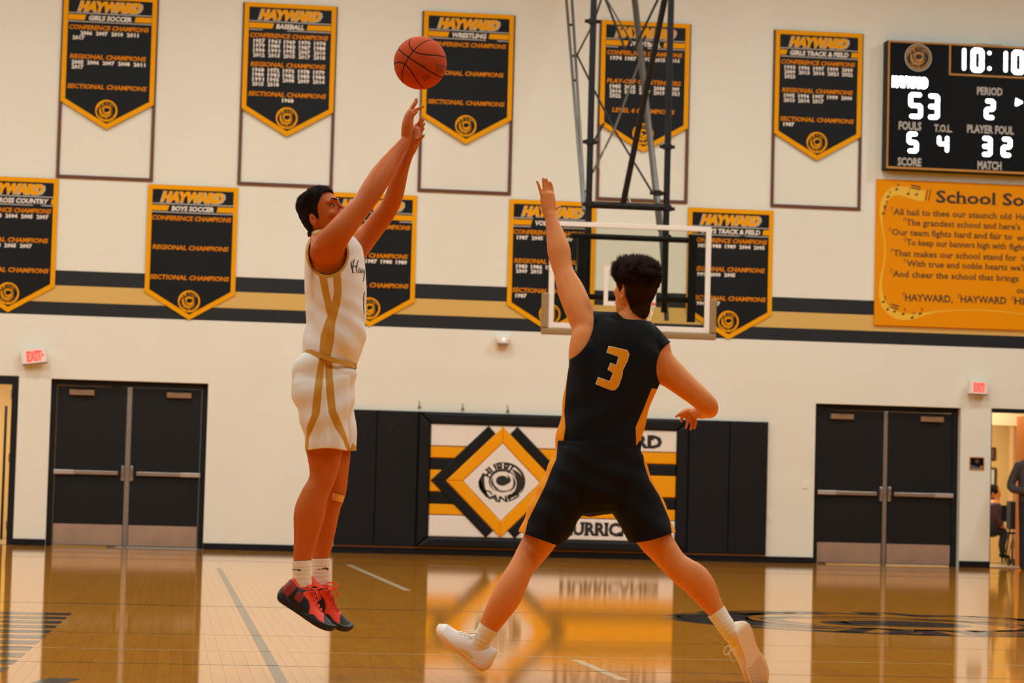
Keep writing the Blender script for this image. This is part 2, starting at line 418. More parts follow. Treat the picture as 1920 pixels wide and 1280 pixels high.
# ---------------------------------------------------------------- doors
def double_door(n, op, label, reveal):
    a, b, t = op; root = empty('door_%d' % n, ((a+b)/2, RB, 0), kind='structure'); root['label'] = label
    fw = .075
    fr = MB()
    for x0, x1 in ((a, a+fw), (b-fw, b)):
        fr.box(x0+.001 if x0 == a else x0, x1 if x1 != b else x1-.001, RB-.12 if not reveal else RB-.03, RB+.05, 0.001, t-.001, K['doorblack'])
    fr.box(a+fw, b-fw, RB-.12 if not reveal else RB-.03, RB+.05, t-fw, t-.001, K['doorblack'])
    fr.build('door_frame', root)
    c = (a+b)/2; mu = .028
    m = MB(); m.prism(rect(c-mu, c+mu, .0, t-fw-.001), RB+.05, RB-.03, K['steel'], .006); m.build('mullion', root, label='grey steel post between the two leaves')
    for s, (x0, x1) in ((1, (a+fw, c-mu)), (-1, (c+mu, b-fw))):
        g_ = .004
        l = MB(); l.prism(rect(x0+g_, x1-g_, .012, t-fw-g_), RB+.03, RB-.012, K['doorblack'], .002); leaf = l.build('door_leaf', root)
        k = MB(); k.prism(rect(x0+.012, x1-.012, .02, .29), RB-.012, RB-.015, K['kick'], .001); k.build('kick_plate', leaf, label='brushed steel kick plate')
        zb = .965; xi = x1 if s == 1 else x0
        bar = MB(); bar.prism(rect(min(xi-s*.09, xi-s*.92), max(xi-s*.09, xi-s*.92), zb-.026, zb+.026), RB-.035, RB-.075, K['steel'], .008)
        bar.prism(rect(min(xi-s*.92, xi-s*.66), max(xi-s*.92, xi-s*.66), zb-.029, zb+.029), RB-.012, RB-.079, mat('bar_end', (225, 215, 205), .3, metal=.7), .008)
        bar.build('crash_bar', leaf, label='steel crash bar across the leaf')
        h = MB(); h.prism(rect(xi-s*.03-.022, xi-s*.03+.022, zb-.10, zb+.10), RB-.012, RB-.06, K['steel'], .01)
        h.prism(rect(xi-s*.03-.018, xi-s*.03+.018, zb-.02, zb+.085), RB-.06, RB-.09, K['steel'], .012); h.build('latch_case', leaf)
        q = MB(); ox = (x0+.32) if s == 1 else (x1-.30)
        q.prism(rect(ox-.16, ox+.16, t-fw-.125, t-fw-.055), RB-.012, RB-.07, K['closer'], .005)
        q.build('door_closer', leaf, label='bronze door closer box')
        am = MB(); am.tube([(ox-.1, RB-.05, t-fw-.05), (ox-.02, RB-.1, t-fw-.028), (ox+.13, RB-.04, t-fw-.02)], .009, K['pipe'], 6)
        am.build('closer_arm', leaf)
    return root
double_door(2, d2, 'black double doors under the white wall at left, left of the shooter', True)
double_door(3, d3, 'black double doors at right, right of the wall pads', True)

def seated_room(x0, x1, depth, wallm):
    for nm, bx, m in (('floor', (x0, x1, .3, depth, -.05, .0), K['hallfloor']), ('wall_back', (x0, x1, depth, depth+.1, 0, 2.9), wallm), ('wall_left', (x0-.1, x0, .3, depth, 0, 2.9), wallm),
                      ('wall_right', (x1, x1+.1, .3, depth, 0, 2.9), wallm), ('ceiling', (x0, x1, .3, depth, 2.75, 2.85), K['hallceil'])):
        mb = MB(); mb.box(*bx, m); mb.build(nm, kind='structure')
# left opening: a frame and a lit corridor
root = empty('door_1', ((d1[0]+d1[1])/2, RB, 0), kind='structure'); root['label'] = 'open doorway with black frame at far left'
fr = MB(); fr.box(d1[1]-.085, d1[1]-.001, .0, .14, .001, d1[2]-.001, K['doorblack']); fr.box(d1[0]+.001, d1[0]+.085, .0, .14, .001, d1[2]-.001, K['doorblack']); fr.box(d1[0]+.085, d1[1]-.085, .0, .14, d1[2]-.11, d1[2]-.001, K['doorblack'])
fr.build('door_frame', root)
for zz in (1.95, 1.12, .25):
    h = MB(); h.prism(rect(d1[1]-.1, d1[1]-.086, zz-.06, zz+.06), .09, .04, K['steel'], .002); h.build('hinge', root)
seated_room(-10.2, d1[1]+1.2, 4.5, K['hallwall'])
l = lamp(d1[1]-.8, 2.2, 90); l.location.z = 2.7; l.data.size = .6
l = MB(); l.prism(rect(X(6, 850, 3.4), X(10.5, 850, 3.4), 0.1, 2.0), 3.45, 3.38, K['black'], .004)
o = l.build('corridor_post'); tag(o, 'thin black post standing in the corridor beyond the far left doorway', 'post'); recentre(o); o.location.z = 0
# right opening: frame, open wooden leaf, room behind
root = empty('door_4', ((d4[0]+d4[1])/2, RB, 0), kind='structure'); root['label'] = 'open doorway at far right with a lit room behind'
fr = MB(); fr.box(d4[0]+.001, d4[0]+.01, .0, .14, .001, d4[2]-.001, K['doorblack']); fr.box(d4[0]+.01, d4[1]-.001, .0, .14, d4[2]-.055, d4[2]-.001, K['doorblack']); fr.box(d4[1]-.06, d4[1]-.001, .0, .14, .001, d4[2]-.055, K['doorblack'])
fr.build('door_frame', root)
xl = X(1905, 900, 1.2)
lf = MB(); lf.box(xl, xl+.045, .31, 1.2, .01, d4[2]-.06, K['orangewood']); lf.box(xl+.045, xl+.3, .31, .36, .01, d4[2]-.06, K['orangewood']); lf.build('door_leaf', root, label='orange wooden leaf standing open')
fr = MB(); fr.box(d4[0]+.01, d4[1]-.06, 0, .3, -.002, .012, K['steel']); fr.build('threshold', root)
seated_room(d4[0]-2.2, d4[1]+1.5, 5.2, K['hallwall'])
mb = MB(); mb.box(d4[0]-2.2, d4[1]+1.5, 2.2, 2.35, 2.02, 2.75, K['hallceil']); mb.build('trim_1', kind='structure', label='cream soffit in the room at right')
mb = MB(); mb.box(X(1895, 900, 4.6), d4[1]+1.5, 4.5, 4.7, 0, 2.75, mat('hall_column', (196, 150, 92), .6)); mb.build('trim_2', kind='structure', label='tan wall return in the room at right')
l = lamp(d4[0]+.6, 1.4, 40); l.location.z = 2.68; l.data.size = .6
l = lamp(d4[0]+.2, 3.6, 110); l.location.z = 2.68; l.data.size = .6
# ---------------------------------------------------------------- banners
U = 1.235/175.8                                    # metres per photograph pixel on the wall, for the banners' own layout
BWID = 1.235
def banner(px, py, name, ttl, sections, label, group, upper, wid=BWID):
    """px, py: photographed top left corner; sections = list of (heading, rows, align)"""
    p = at(px, py, 0); x0 = p.x+ (0 if not upper else .012); zt = p.z; w = wid-(0 if not upper else .024); cx = x0+w/2
    yb = -.005 if not upper else -.032
    hs = 202*U; tip = 252*U; bw = 8.6*U
    body = [(x0, zt-hs), (cx, zt-tip), (x0+w, zt-hs), (x0+w, zt), (x0, zt)]
    root = empty('championship_banner', (cx, yb, zt-tip), label, 'banner', group)
    # cloth with a slow ripple
    nx, nz = 14, 22; vs = []; fs = []
    def rip(x, z): return .006*math.sin(7*x+3*px)*math.sin(2.3*z+px)*(min(1, (zt-z)/.4))
    def pl(u, v, off=0): return (u, yb-.012+rip(u, v)-off, v)
    for j in range(nz+1):
        for i in range(nx+1):
            u = i/nx; zlow = zt-hs-(tip-hs)*(1-abs(2*u-1)); vs.append(pl(x0+w*u, zt+(zlow-zt)*j/nz))
    for j in range(nz):
        for i in range(nx): a = j*(nx+1)+i; fs.append((a, a+nx+1, a+nx+2, a+1))
    mb = MB(); mb.add(vs, fs, K['banner'])
    bk = [(v[0], v[1]+.006, v[2]) for v in vs]; mb.add(bk, [f[::-1] for f in fs], K['banner']); mb.build('cloth', root, smooth=True)
    # gold border of five strips
    inn = inset(body, bw); mb = MB()
    for i in range(5):
        j = (i+1) % 5; q = [body[i], body[j], inn[j], inn[i]]; n = 10; vs = []; fs = []
        for k in range(n+1):
            t = k/n
            for a, b in ((q[0], q[1]), (q[3], q[2])):
                u = a[0]+(b[0]-a[0])*t; v = a[1]+(b[1]-a[1])*t; vs.append(pl(u, v, .003))
            if k: fs.append((2*k-2, 2*k, 2*k+1, 2*k-1))
        mb.add(vs, fs, K['gold'])
    mb.build('border', root, label='gold border')
    gt, wt, go, sl, tb, tg, sp = MB(), MB(), MB(), MB(), MB(), MB(), MB()
    fl = lambda m, tris, k, off=.004: m.flat(tris, k, lambda u, v: pl(u, v, off))
    fl(tb, fit_text('HAYWARD', cx-2*U+.6*U, zt-31.2*U, 18.5*U, 119*U, .28, .085), K['silverprint'], .0035)
    fl(tg, fit_text('HAYWARD', cx-2*U, zt-30*U, 17.5*U, 113*U, .28, .08), K['gold'], .0055)
    L, R_ = cx-77*U, cx+77*U
    for dz in (34.5, 50.5): fl(sl, (rect(L, R_, zt-(dz+1.8)*U, zt-dz*U), [(0, 1, 2, 3)]), K['silverprint'])
    tw = glyphs(ttl, .03)[2]*8.8*U*1.0 if ttl else 40*U; tw = min(tw, 138*U)
    fl(sp, fit_text(ttl, cx, zt-48*U, 8.8*U, tw, .15, .045), K['white']) if ttl else None
    for a, b in ((L, cx-tw/2-4*U), (cx+tw/2+5*U, R_)):
        if b-a > 2*U: fl(go, ([(a, zt-48.5*U), (b-3*U if b < cx else b, zt-48.5*U), (b if b < cx else b, zt-38.5*U), (a+2*U if a > cx else a, zt-38.5*U)], [(0, 1, 2, 3)]), K['gold'])
    for (hd, rows, al), yb_ in zip(sections, (66, 121, 177)):
        hw = min(147*U, glyphs(hd, .03)[2]*8.6*U*1.1)
        fl(gt, fit_text(hd, cx-2*U, zt-yb_*U, 8.4*U, hw, .18, .035), K['goldtext'])
        for r, row in enumerate(rows):
            n = len(row)
            for c, yr in enumerate(row):
                xx = (cx+(c-2)*28.5*U) if al != 'c' or n >= 5 or r > 0 else cx+(c-(n-1)/2)*28.5*U
                fl(wt, fit_text(yr, xx, zt-(yb_+10.2+8.9*r)*U, 7.2*U, 22*U, 0, .05, res=1), K['white'])
    tb.build('title_shadow', root); tg.build('title_print', root, label='gold italic HAYWARD title'); split_build(sl, 'band_line', root, .005); split_build(go, 'band_bar', root, .005)
    if sp.v: sp.build('sport_print', root, label='white name of the sport')
    if wt.v: wt.build('year_print', root, kind='stuff')
    split_build(gt, 'heading_word', root, .021)
    em = MB(); lc = (cx-1*U, zt-217*U); em.flat(disc(lc[0], lc[1], 20.5*U), K['gold'], lambda u, v: pl(u, v, .003)); em.flat(logo(lc[0], lc[1], 17.5*U), K['banner'], lambda u, v: pl(u, v, .0045))
    em.build('emblem', root, label='round gold swirl emblem')
    return root
CC, RC, SCH = 'CONFERENCE CHAMPIONS', 'REGIONAL CHAMPIONS', 'SECTIONAL CHAMPIONS'
Y = str.split
top = [
 (119.2, -11.5, 'GIRLS SOCCER', [(CC, [Y('2006 2007 2010 2011'), Y('2017')], 'c'), (RC, [Y('2005 2006 2007 2008 2011'), Y('2017')], 'l'), (SCH, [], 'l')], 'black GIRLS SOCCER banner with gold border, leftmost of the upper row'),
 (457.6, 4.3, 'BASEBALL', [(CC, [Y('1957 1961 1969 1970 1974'), Y('1979 1980 1983 1987 1988'), Y('1990 1991 1995 2007 2010'), Y('2012 2013 2015 2017 2018')], 'l'), (RC, [Y('1968 1972 1976 1978 1979'), Y('1980 1981 1982 1983 1984'), Y('1991 1995 2008 2009 2014'), Y('2015 2018')], 'l'), (SCH, [Y('1968')], 'c')], 'black BASEBALL banner with gold border and the most rows of years'),
 (793.4, 20.8, 'WRESTLING', [(CC, [], 'l'), (RC, [], 'l'), (SCH, [], 'l')], 'black WRESTLING banner with gold border, right behind the basketball'),
 (1126, 37.7, 'FOOTBALL', [(CC, [Y('1974 1987 1997 2015 2016')], 'l'), ('PLAY-OFF CONTENDERS', [Y('1985 2005 2007 2008 2009'), Y('2014 2015 2017 2019 2021'), Y('2022')], 'l'), ('LEVEL 4 CHAMPIONS', [], 'l')], 'black FOOTBALL banner with gold border, behind the hoop mast'),
 (1451.9, 55.9, 'GIRLS TRACK & FIELD', [(CC, [Y('1993 1996 1997 1999 2000'), Y('2009 2013 2014 2021 2022'), Y('2023')], 'l'), (RC, [Y('1995 1996 1997 1999 2000'), Y('2013 2014 2017')], 'l'), (SCH, [Y('1987')], 'l')], 'black GIRLS TRACK & FIELD banner with gold border, beside the scoreboard')]
low = [
 (-62, 328, 'BOYS CROSS COUNTRY', [(CC, [Y('2001 2003 2004 2005 2007')], 'c'), (RC, [Y('2004 2005 2007')], 'c'), (SCH, [], 'l')], 'black CROSS COUNTRY banner with gold border, cut by the left edge'),
 (278, 345, 'BOYS SOCCER', [(CC, [], 'l'), (RC, [], 'l'), (SCH, [], 'l')], 'black BOYS SOCCER banner with gold border, above the left double doors'),
 (616.5, 360, '', [(CC, [], 'l'), (RC, [Y('1986 1985 1987 1988 1989')], 'l'), (SCH, [], 'l')], 'black and gold banner half hidden behind the shooter in white'),
 (955, 373, 'VOLLEYBALL', [(CC, [Y('1987 2005 2006 2009')], 'l'), (RC, [Y('1983 1986 1987 2002 2005'), Y('2009 2015')], 'l'), (SCH, [Y('1987')], 'l')], 'black VOLLEYBALL banner with gold border, behind the raised arm of the defender'),
 (1290, 388.5, 'BOYS TRACK & FIELD', [(CC, [Y('1987 1988 1989 2004 2005')], 'l'), (RC, [Y('1999 2000 2005')], 'l'), (SCH, [Y('1986 1987')], 'l')], 'black BOYS TRACK & FIELD banner with gold border, right of the glass backboard')]
for a in top:
    r = banner(a[0], a[1], 'b', a[2], a[3], a[4], 'championship banners of the upper row', True)
for a in low: banner(a[0], a[1], 'b', a[2], a[3], a[4], 'championship banners of the lower row', False, 1.18)
fl = lambda *a: None
# the one left-set year of the first banner
fr_lab = ['leftmost', 'second from the left', 'third from the left', 'fourth from the left, behind the hoop mast', 'rightmost, beside the scoreboard']
fr_pos = [(119.2, -11.5, 104, 333), (457.6, 4.3, 447, 346.5), (793.4, 20.8, 786, 359), (1126, 37.7, 1118, 375), (1451.9, 55.9, 1449, 388)]
for (px, py, qx, qy), lb in zip(fr_pos, fr_lab):
    p = at(px, py, 0); zb = Z(qx, qy); x0 = p.x; x1 = x0+BWID; t = .042
    root = empty('banner_frame', ((x0+x1)/2, 0, zb), 'brown wooden frame under the upper banners, '+lb, 'frame', 'brown banner frames')
    for rc in (rect(x0-.01, x0-.01+t, zb, p.z), rect(x1+.01-t, x1+.01, zb, p.z), rect(x0-.01+t, x1+.01-t, zb, zb+t), rect(x0-.01+t, x1+.01-t, p.z-t, p.z-.002)):
        mb = MB(); mb.prism(rc, -.001, -.026, K['brown'], .004); mb.build('rail', root)

# ---------------------------------------------------------------- scoreboard
S7 = {'0': 'abcdef', '1': 'bc', '2': 'abged', '3': 'abgcd', '4': 'fgbc', '5': 'afgcd', '|': 'bc'}
def digit(m, ch, x, z, w, h, t, pl):
    """lit strokes with rounded ends"""
    seg = {'a': ((0, 1), (1, 1)), 'b': ((1, 1), (1, .5)), 'c': ((1, .5), (1, 0)), 'd': ((0, 0), (1, 0)), 'e': ((0, .5), (0, 0)), 'f': ((0, 1), (0, .5)), 'g': ((0, .5), (1, .5))}
    for s_ in S7[ch]:
        (a, b), (c, d) = seg[s_]; p, q = Vector((x+a*w, z+b*h)), Vector((x+c*w, z+d*h)); e = (q-p).normalized(); n = Vector((-e.y, e.x)); vs = []
        ins = t*.28; p = p+e*ins; q = q-e*ins
        for k in range(7): an = PI/2+PI*k/6; vs.append(p+(e*math.cos(an)+n*math.sin(an))*t/2)
        for k in range(7): an = -PI/2+PI*k/6; vs.append(q+(e*math.cos(an)+n*math.sin(an))*t/2)
        m.flat(([tuple(v) for v in vs], [tuple(range(14))]), K['led'], pl)
p = at(1665, 75, -.22); sx0 = p.x; sz1 = p.z; sz0 = Z(1660, 316, -.22); sx1 = X(2160, 330, -.22); SY = -.22
root = empty('scoreboard', ((sx0+sx1)/2, 0, sz0), 'black scoreboard with gold trim and lit white digits reading 10:10 and 53', 'scoreboard')
mb = MB(); mb.prism(rect(sx0, sx1, sz0, sz1), -.001, SY, K['board'], .004); mb.build('case', root)
mb = MB(); b = .022
for rc in (rect(sx0+.005, sx0+.005+b, sz0+.005, sz1-.005), rect(sx0+.005+b, sx1-.005, sz0+.005, sz0+.005+b*1.3), rect(sx0+.005+b, sx1-.005, sz1-.005-b, sz1-.005), rect(sx1-.005-b, sx1-.005, sz0+.03, sz1-.005-b)): mb.prism(rc, SY, SY-.012, K['boardgold'], .003)
cxl = X(1779, 130, SY); cz0 = Z(1800, 142, SY)
for rc in (rect(cxl, cxl+.024, cz0, sz1-.027), rect(cxl+.024, 2*(X(1908, 200, SY))-cxl, cz0, cz0+.024)): mb.prism(rc, SY, SY-.012, K['boardgold'], .003)
split_build(mb, 'trim_strip', root, -.004, label='gold trim strip')
pl = lambda u, v: (u, SY-.006, v)
def S(px, py): q = at(px, py, SY); return q.x, q.z
DG = MB()
def dg(ch, px, py, wpx, hpx, tpx):             # px, py: centre of the lit digit
    x, z = S(px, py); k = 1/142.; digit(DG, ch, x-wpx*k/2, z-hpx*k/2, wpx*k, hpx*k, tpx*k, pl)
dg('|', 1808-7, 111, 14, 40, 7.5); dg('0', 1832.5, 113, 17, 38, 10)
dg('|', 1886-7, 115.5, 14, 38, 7.5); dg('0', 1909, 117, 17, 38, 10)
for q in ((1855, 99.5), (1855, 128.5)): c = S(*q); DG.flat(disc(c[0], c[1], .027, 14), K['led'], pl)
dg('5', 1716.5, 198, 20, 42, 8.5); dg('3', 1750, 200, 16, 41, 9); dg('2', 1855.5, 205, 14, 32, 8.5)
dg('5', 1711, 267, 15, 33, 8.5); dg('4', 1768, 270, 16, 28, 7.5); dg('3', 1850, 274.5, 14, 31, 8.5); dg('2', 1887, 276, 14, 31, 8.5)
DG.flat(([S(1904, 184), S(1903, 198), S(1906, 199), S(1917, 193.5), S(1917, 190.5), S(1907, 185)], [(0, 1, 2, 3, 4, 5)]), K['led'], pl)
x, z = S(1706, 163); DG.flat(fit_text('HAYWARD', x, z-.0, 19/142, 72/142, 0, .09), K['led'], pl)
split_build(DG, 'digit', root, .016, label='glowing white figure')
TX = MB()
for t_, px, py, wpx, hpx in (('PERIOD', 1855.5, 178, 51, 15), ('FOULS', 1706, 243, 45, 15.5), ('T.O.L.', 1768, 247, 36, 14), ('PLAYER FOUL', 1857, 250, 94, 15.5), ('SCORE', 1705, 310.5, 47, 15.5), ('MATCH', 1855, 317.5, 48, 16)):
    x, z = S(px, py); TX.flat(fit_text(t_, x, z, hpx/142, wpx/142, 0, .035), K['silverprint'], pl)
split_build(TX, 'caption', root, .055, label='pale printed caption')
LG = MB(); x, z = S(1721.5, 108); LG.flat(ring(x, z, .175, .19), K['silverprint'], pl); LG.flat(disc(x, z, .163), K['boardgold'], pl); LG.flat(logo(x, z, .15), K['ink'], lambda u, v: (u, SY-.007, v)); LG.build('emblem', root, label='round gold swirl emblem with silver ring')
tb = MB(); tb.box(X(1833, 85, SY), X(1878, 88, SY), SY-.01, -.02, sz1, sz1+.02, K['silverprint']); tb.build('top_plate', root)

# ---------------------------------------------------------------- school song sign
q = at(1644, 335, -.04); gx0 = q.x; gz1 = q.z; gz0 = Z(1640, 609, -.04); gx1 = X(2090, 620, -.04); GY = -.04
root = empty('song_sign', ((gx0+gx1)/2, 0, gz0), 'orange gold School Song sign with black lettering, under the scoreboard', 'sign')
mb = MB(); mb.prism(rect(gx0, gx1, gz0, gz1), -.001, GY, K['songgold'], .003); mb.build('sign_board', root)
def G(px, py): v = at(px, py, GY); return v.x, v.z
plg = lambda u, v: (u, GY-.002, v); plh = lambda u, v: (u, GY-.003, v)
rb = MB()
def ribbon(pts, m=K['songyellow'], p_=plg):
    vs = []; fs = []
    for i, (px, py, w_) in enumerate(pts):
        x, z = G(px, py); x2, z2 = G(pts[min(i+1, len(pts)-1)][0], pts[min(i+1, len(pts)-1)][1]); x1, z1 = G(pts[max(i-1, 0)][0], pts[max(i-1, 0)][1])
        d = Vector((x2-x1, z2-z1)).normalized(); n = Vector((-d.y, d.x))*w_/142/2; vs += [(x+n.x, z+n.y), (x-n.x, z-n.y)]
        if i: fs.append((2*i-2, 2*i-1, 2*i+1, 2*i))
    rb.flat((vs, fs), m, p_)
ribbon([(1734, 367, 22), (1722, 366, 21), (1705, 361, 20), (1688, 357.5, 18), (1674, 359, 16), (1664, 366, 14), (1657, 377, 11), (1653, 390, 8), (1652, 405, 5), (1653, 420, 3), (1657, 440, 2.5), (1659.5, 460, 2.5), (1659, 480, 2.5), (1656, 500, 3), (1652, 520, 4), (1651, 540, 6), (1652, 556, 9), (1658, 572, 12), (1668, 583, 14), (1682, 591, 15), (1700, 594.5, 13), (1718, 592, 9), (1736, 588, 5), (1756, 584, 3), (1790, 581.5, 2), (1840, 581, 2), (1880, 584, 2), (1930, 590, 2), (2000, 594, 3)])
rb.build('ribbon', root, label='yellow music ribbon')
sg = MB()
for px, py, fl_ in ((1681, 355, 1), (1665, 369, 1), (1659, 387, 1), (1656, 400, 1), (1702.5, 363.5, 0), (1718, 365, 0), (1656, 566, 1), (1664, 580, 0), (1677, 584, 0), (1693, 588.5, 1), (1710, 595.5, 1), (1725, 588, 1)):
    x, z = G(px, py); sg.flat(([(x+.022*math.cos(k*PI/5)+.006*math.sin(k*PI/5), z+.015*math.sin(k*PI/5)) for k in range(10)], [tuple(range(10))]), K['ink'], plh)
    sg.flat((rect(x+.016, x+.021, z, z+.085), [(0, 1, 2, 3)]), K['ink'], plh)
    if fl_: sg.flat(([(x+.021, z+.085), (x+.045, z+.055), (x+.04, z+.05), (x+.021, z+.068)], [(0, 1, 2, 3)]), K['ink'], plh)
for (a, b, c, d) in ((1708, 346, 1726, 349), (1708, 351, 1726, 354), (1671, 569, 1686, 573), (1669, 574, 1684, 578)):
    x0, z0 = G(a, b); x1, z1 = G(c, d); sg.flat(([(x0, z0), (x1, z1), (x1, z1-.016), (x0, z0-.016)], [(0, 1, 2, 3)]), K['ink'], plh)
for a in (1734, 1740):
    x0, z0 = G(a, 376); x1, z1 = G(a+5, 355); sg.flat(([(x0, z0), (x0+.012, z0), (x1+.012, z1), (x1, z1)], [(0, 1, 2, 3)]), K['ink'], plh)
split_build(sg, 'music_note', root, .006)
tx = MB(); sk = dict(slab=True, th=.045, ext=.07)
def song(t_, px, py, xh, end=None, swash=True, kw=sk, bold=0.0):
    x, z = G(px, py); k = 1/142.
    wd = None if end is None else (G(end, py)[0]-x)
    tris = fit_text(t_, x, z, xh*k, wd, 0, bold, 'l', **kw); tx.flat(tris, K['ink'], plh)
    if swash: tx.flat(([(x-.02+.02*math.cos(a_)*r_, z+xh*k*.85+.028*math.sin(a_)*r_) for r_ in (1, .72) for a_ in [i*PI*1.6/8+.3 for i in range(9)]], [(i, i+1, 10+i, 9+i) for i in range(8)]), K['ink'], plh)
song('School Song', 1755, 379, 24, 1755+205, False, dict(slab=True, th=.05, ext=.09), .022)
for t_, px, py, en in (('All hail to thee our staunch old', 1675, 402, 1896), ('The grandest school and here\'s', 1699, 422, 1913), ('Our team fights hard and fair to', 1672, 440, 1898),
                        ('To keep our banners high with', 1700, 459.5, 1886), ('That makes our school stand for', 1675, 479.5, 1906), ('With true and noble hearts we\'ll', 1700, 499, 1924), ('And cheer the school that brings', 1674, 518.5, 1910)):
    song(t_, px, py, 12.5, en, bold=.012)
for t_, px, py, en in (('Hayward', 1905, 411, 1960), ('to', 1924, 433, 1938), ('win', 1906, 450.5, 1930), ('fighting', 1892, 467.5, 1946), ('the', 1915, 489, 1936), ('our', 1906, 549, 1930)): song(t_, px, py, 12, en, False, bold=.012)
for t_, px, py, en in (('HAYWARD,', 1697, 563.5, 1786), ('HAYWARD', 1801, 566.5, 1887), ('HIGH', 1902, 570, 1950)): song(t_, px, py, 14, en, bold=.015)
split_build(tx, 'word', root, .026)

# ---------------------------------------------------------------- wall pads
def pz(px, py): return Z(px, py, -.05)
pzt = (pz(1000, 777.5)+pz(700, 768)+pz(1400, 790))/3; pzb = (pz(1000, 1030.5)+pz(700, 1021)+pz(1430, 1041.5))/3
PE = [X(628, 900, -.05), X(704, 900, -.05), X(782, 900, -.05)]; PF = [X(1290, 900, -.05), X(1367, 900, -.05), X(1439, 900, -.05)]
labs = ['black wall pad, leftmost, partly behind the shooter\'s legs', 'black wall pad left of the diamond pad', 'black wall pad right of the diamond pad', 'black wall pad, rightmost of the row']
for (a, b), lb in zip(((PE[0], PE[1]), (PE[1], PE[2]), (PF[0], PF[1]), (PF[1], PF[2])), labs):
    root = empty('wall_pad', ((a+b)/2, 0, pzb), lb, 'wall pad', 'plain black wall pads')
    mb = MB(); mb.prism(rect(a+.001, b-.001, pzb, pzt), -.014, -.055, K['padblack'], .014); mb.build('cushion', root, smooth=False)
    mb = MB(); mb.box(a+.004, b-.004, -.013, -.0005, pzb+.01, pzt-.01, K['wood_strip']); mb.build('backing', root)
a, b = PE[2], PF[0]
root = empty('mural_pad', ((a+b)/2, 0, pzb), 'padded mural with gold diamond, swirl emblem and HAYWARD lettering', 'wall pad')
mb = MB(); mb.box(a+.004, b-.004, -.013, -.0005, pzb+.01, pzt-.01, K['wood_strip']); mb.build('backing', root)
fw = .165; ia, ib, iz0, iz1 = a+fw, b-fw, pzb+fw*.85, pzt-fw*.95
for poly in ([(a+.001, pzb), (ia, iz0), (ia, iz1), (a+.001, pzt)], [(b-.001, pzb), (b-.001, pzt), (ib, iz1), (ib, iz0)], [(a+.001, pzt), (ia, iz1), (ib, iz1), (b-.001, pzt)], [(a+.001, pzb), (b-.001, pzb), (ib, iz0), (ia, iz0)]):
    mb = MB(); mb.prism(poly, -.014, -.095, K['padblack'], .035); mb.build('border_cushion', root)
mb = MB(); mb.box(ia, ib, -.03, -.014, iz0, iz1, K['seam']); mb.build('seam_board', root)
HT = (iz1-iz0)/211.; WD = (ib-ia)/463.
def bar(t0, t1, m):
    mb = MB(); mb.prism(rect(ia+.002, ib-.002, iz1-t1*HT+.003, iz1-t0*HT-.003), -.03, -.062, m, .014); return mb
for t0, t1, k in ((0, 41.5, 'padwhite'), (42, 64, 'padgold'), (64.5, 85, 'padblack'), (85.5, 127, 'padgold'), (127.5, 149, 'padblack'), (149.5, 170, 'padgold'), (170.5, 211, 'padwhite')):
    bar(t0, t1, K[k]).build('bar_cushion', root)
dcx, dcz = ia+134*WD, iz1-106*HT
def D(u, v): return (dcx+u*WD*1.0, dcz+v*HT)
for sx in (-1, 1):
    for sz in (-1, 1):
        for poly, k, yf, bv in (([( -132, 0), (-27, 105), (-13.5, 91), (-104, 0)], 'padblack', -.082, .016), ([(-104, 0), (0, 104), (0, 74), (-73, 0)], 'padgold', -.088, .018)):
            pp = [D(sx*u, sz*v) for u, v in poly]; mb = MB(); mb.prism(pp, -.03, yf, K[k], bv); mb.build('chevron_cushion' if k == 'padblack' else 'diamond_cushion', root, label='black slanted cushion' if k == 'padblack' else 'gold diamond side')
mb = MB(); mb.prism([D(-72, 0), D(0, -73), D(72, 0), D(0, 73)], -.03, -.078, K['padwhite'], .012); dia = mb.build('diamond_center', root, label='white diamond')
mb = MB(); c = D(1, 0); r = 44*WD
mb.flat([[(c[0]+x*r, c[1]+y*r*.86) for x, y in LOGO[0]], LOGO[1]], K['ink'], lambda u, v: (u, -.0792, v)); mb.build('emblem_print', dia, label='black swirl emblem reading HURRICANES')
mb = MB()
for t_, c0, c1, tt in (('HAYWARD', 1046, 1240, 33.5), ('HURRICANES', 1054, 1240, 201)):
    x0, x1 = X(c0, 900, -.06), X(c1, 900, -.06)
    mb.flat(fit_text(t_, (x0+x1)/2, iz1-tt*HT, 24*HT, x1-x0, 0, .05, slab=True, th=.15, ext=.07), K['ink'], lambda u, v: (u, -.0632, v))
split_build(mb, 'letter', root, .001, label='black slab letter')
mb = MB(); mb.box(PE[0], PF[2], -.03, -.0125, .088, pzb-.004, K['wood_strip']); o = mb.build('nailing_strip'); tag(o, 'thin raw wood strip running under the wall pads', 'wood strip'); recentre(o)
# ---------------------------------------------------------------- small things on the wall
for i, (px, py) in enumerate(((786.5, 760), (867.5, 764), (952, 768))):
    x, z = X(px, py), Z(px, py); mb = MB(); mb.prism(rect(x-.018, x+.018, z-.035, z-.005), -.0005, -.02, K['closer'], .004); mb.tube([(x, -.012, z-.0), (x, -.02, z+.03), (x-.012, -.012, z+.055)], .005, K['pipegrey'], 6)
    o = mb.build('wall_hook'); recentre(o); tag(o, ('small metal hook above the wall pads, leftmost', 'small metal hook above the wall pads, middle of three', 'small metal hook above the wall pads, nearest the defender')[i], 'hook', 'hooks above the pads')
x, z = X(941, 638), Z(941, 638)
root = empty('emergency_light', (x, 0, z-.1), 'small white emergency light on the wall above the pads', 'emergency light')
mb = MB(); mb.prism([(x-.095, z+.07), (x-.095, z-.06), (x-.05, z-.1), (x+.05, z-.1), (x+.095, z-.06), (x+.095, z+.07)], -.0005, -.11, K['exitwhite'], .02); mb.build('case', root)
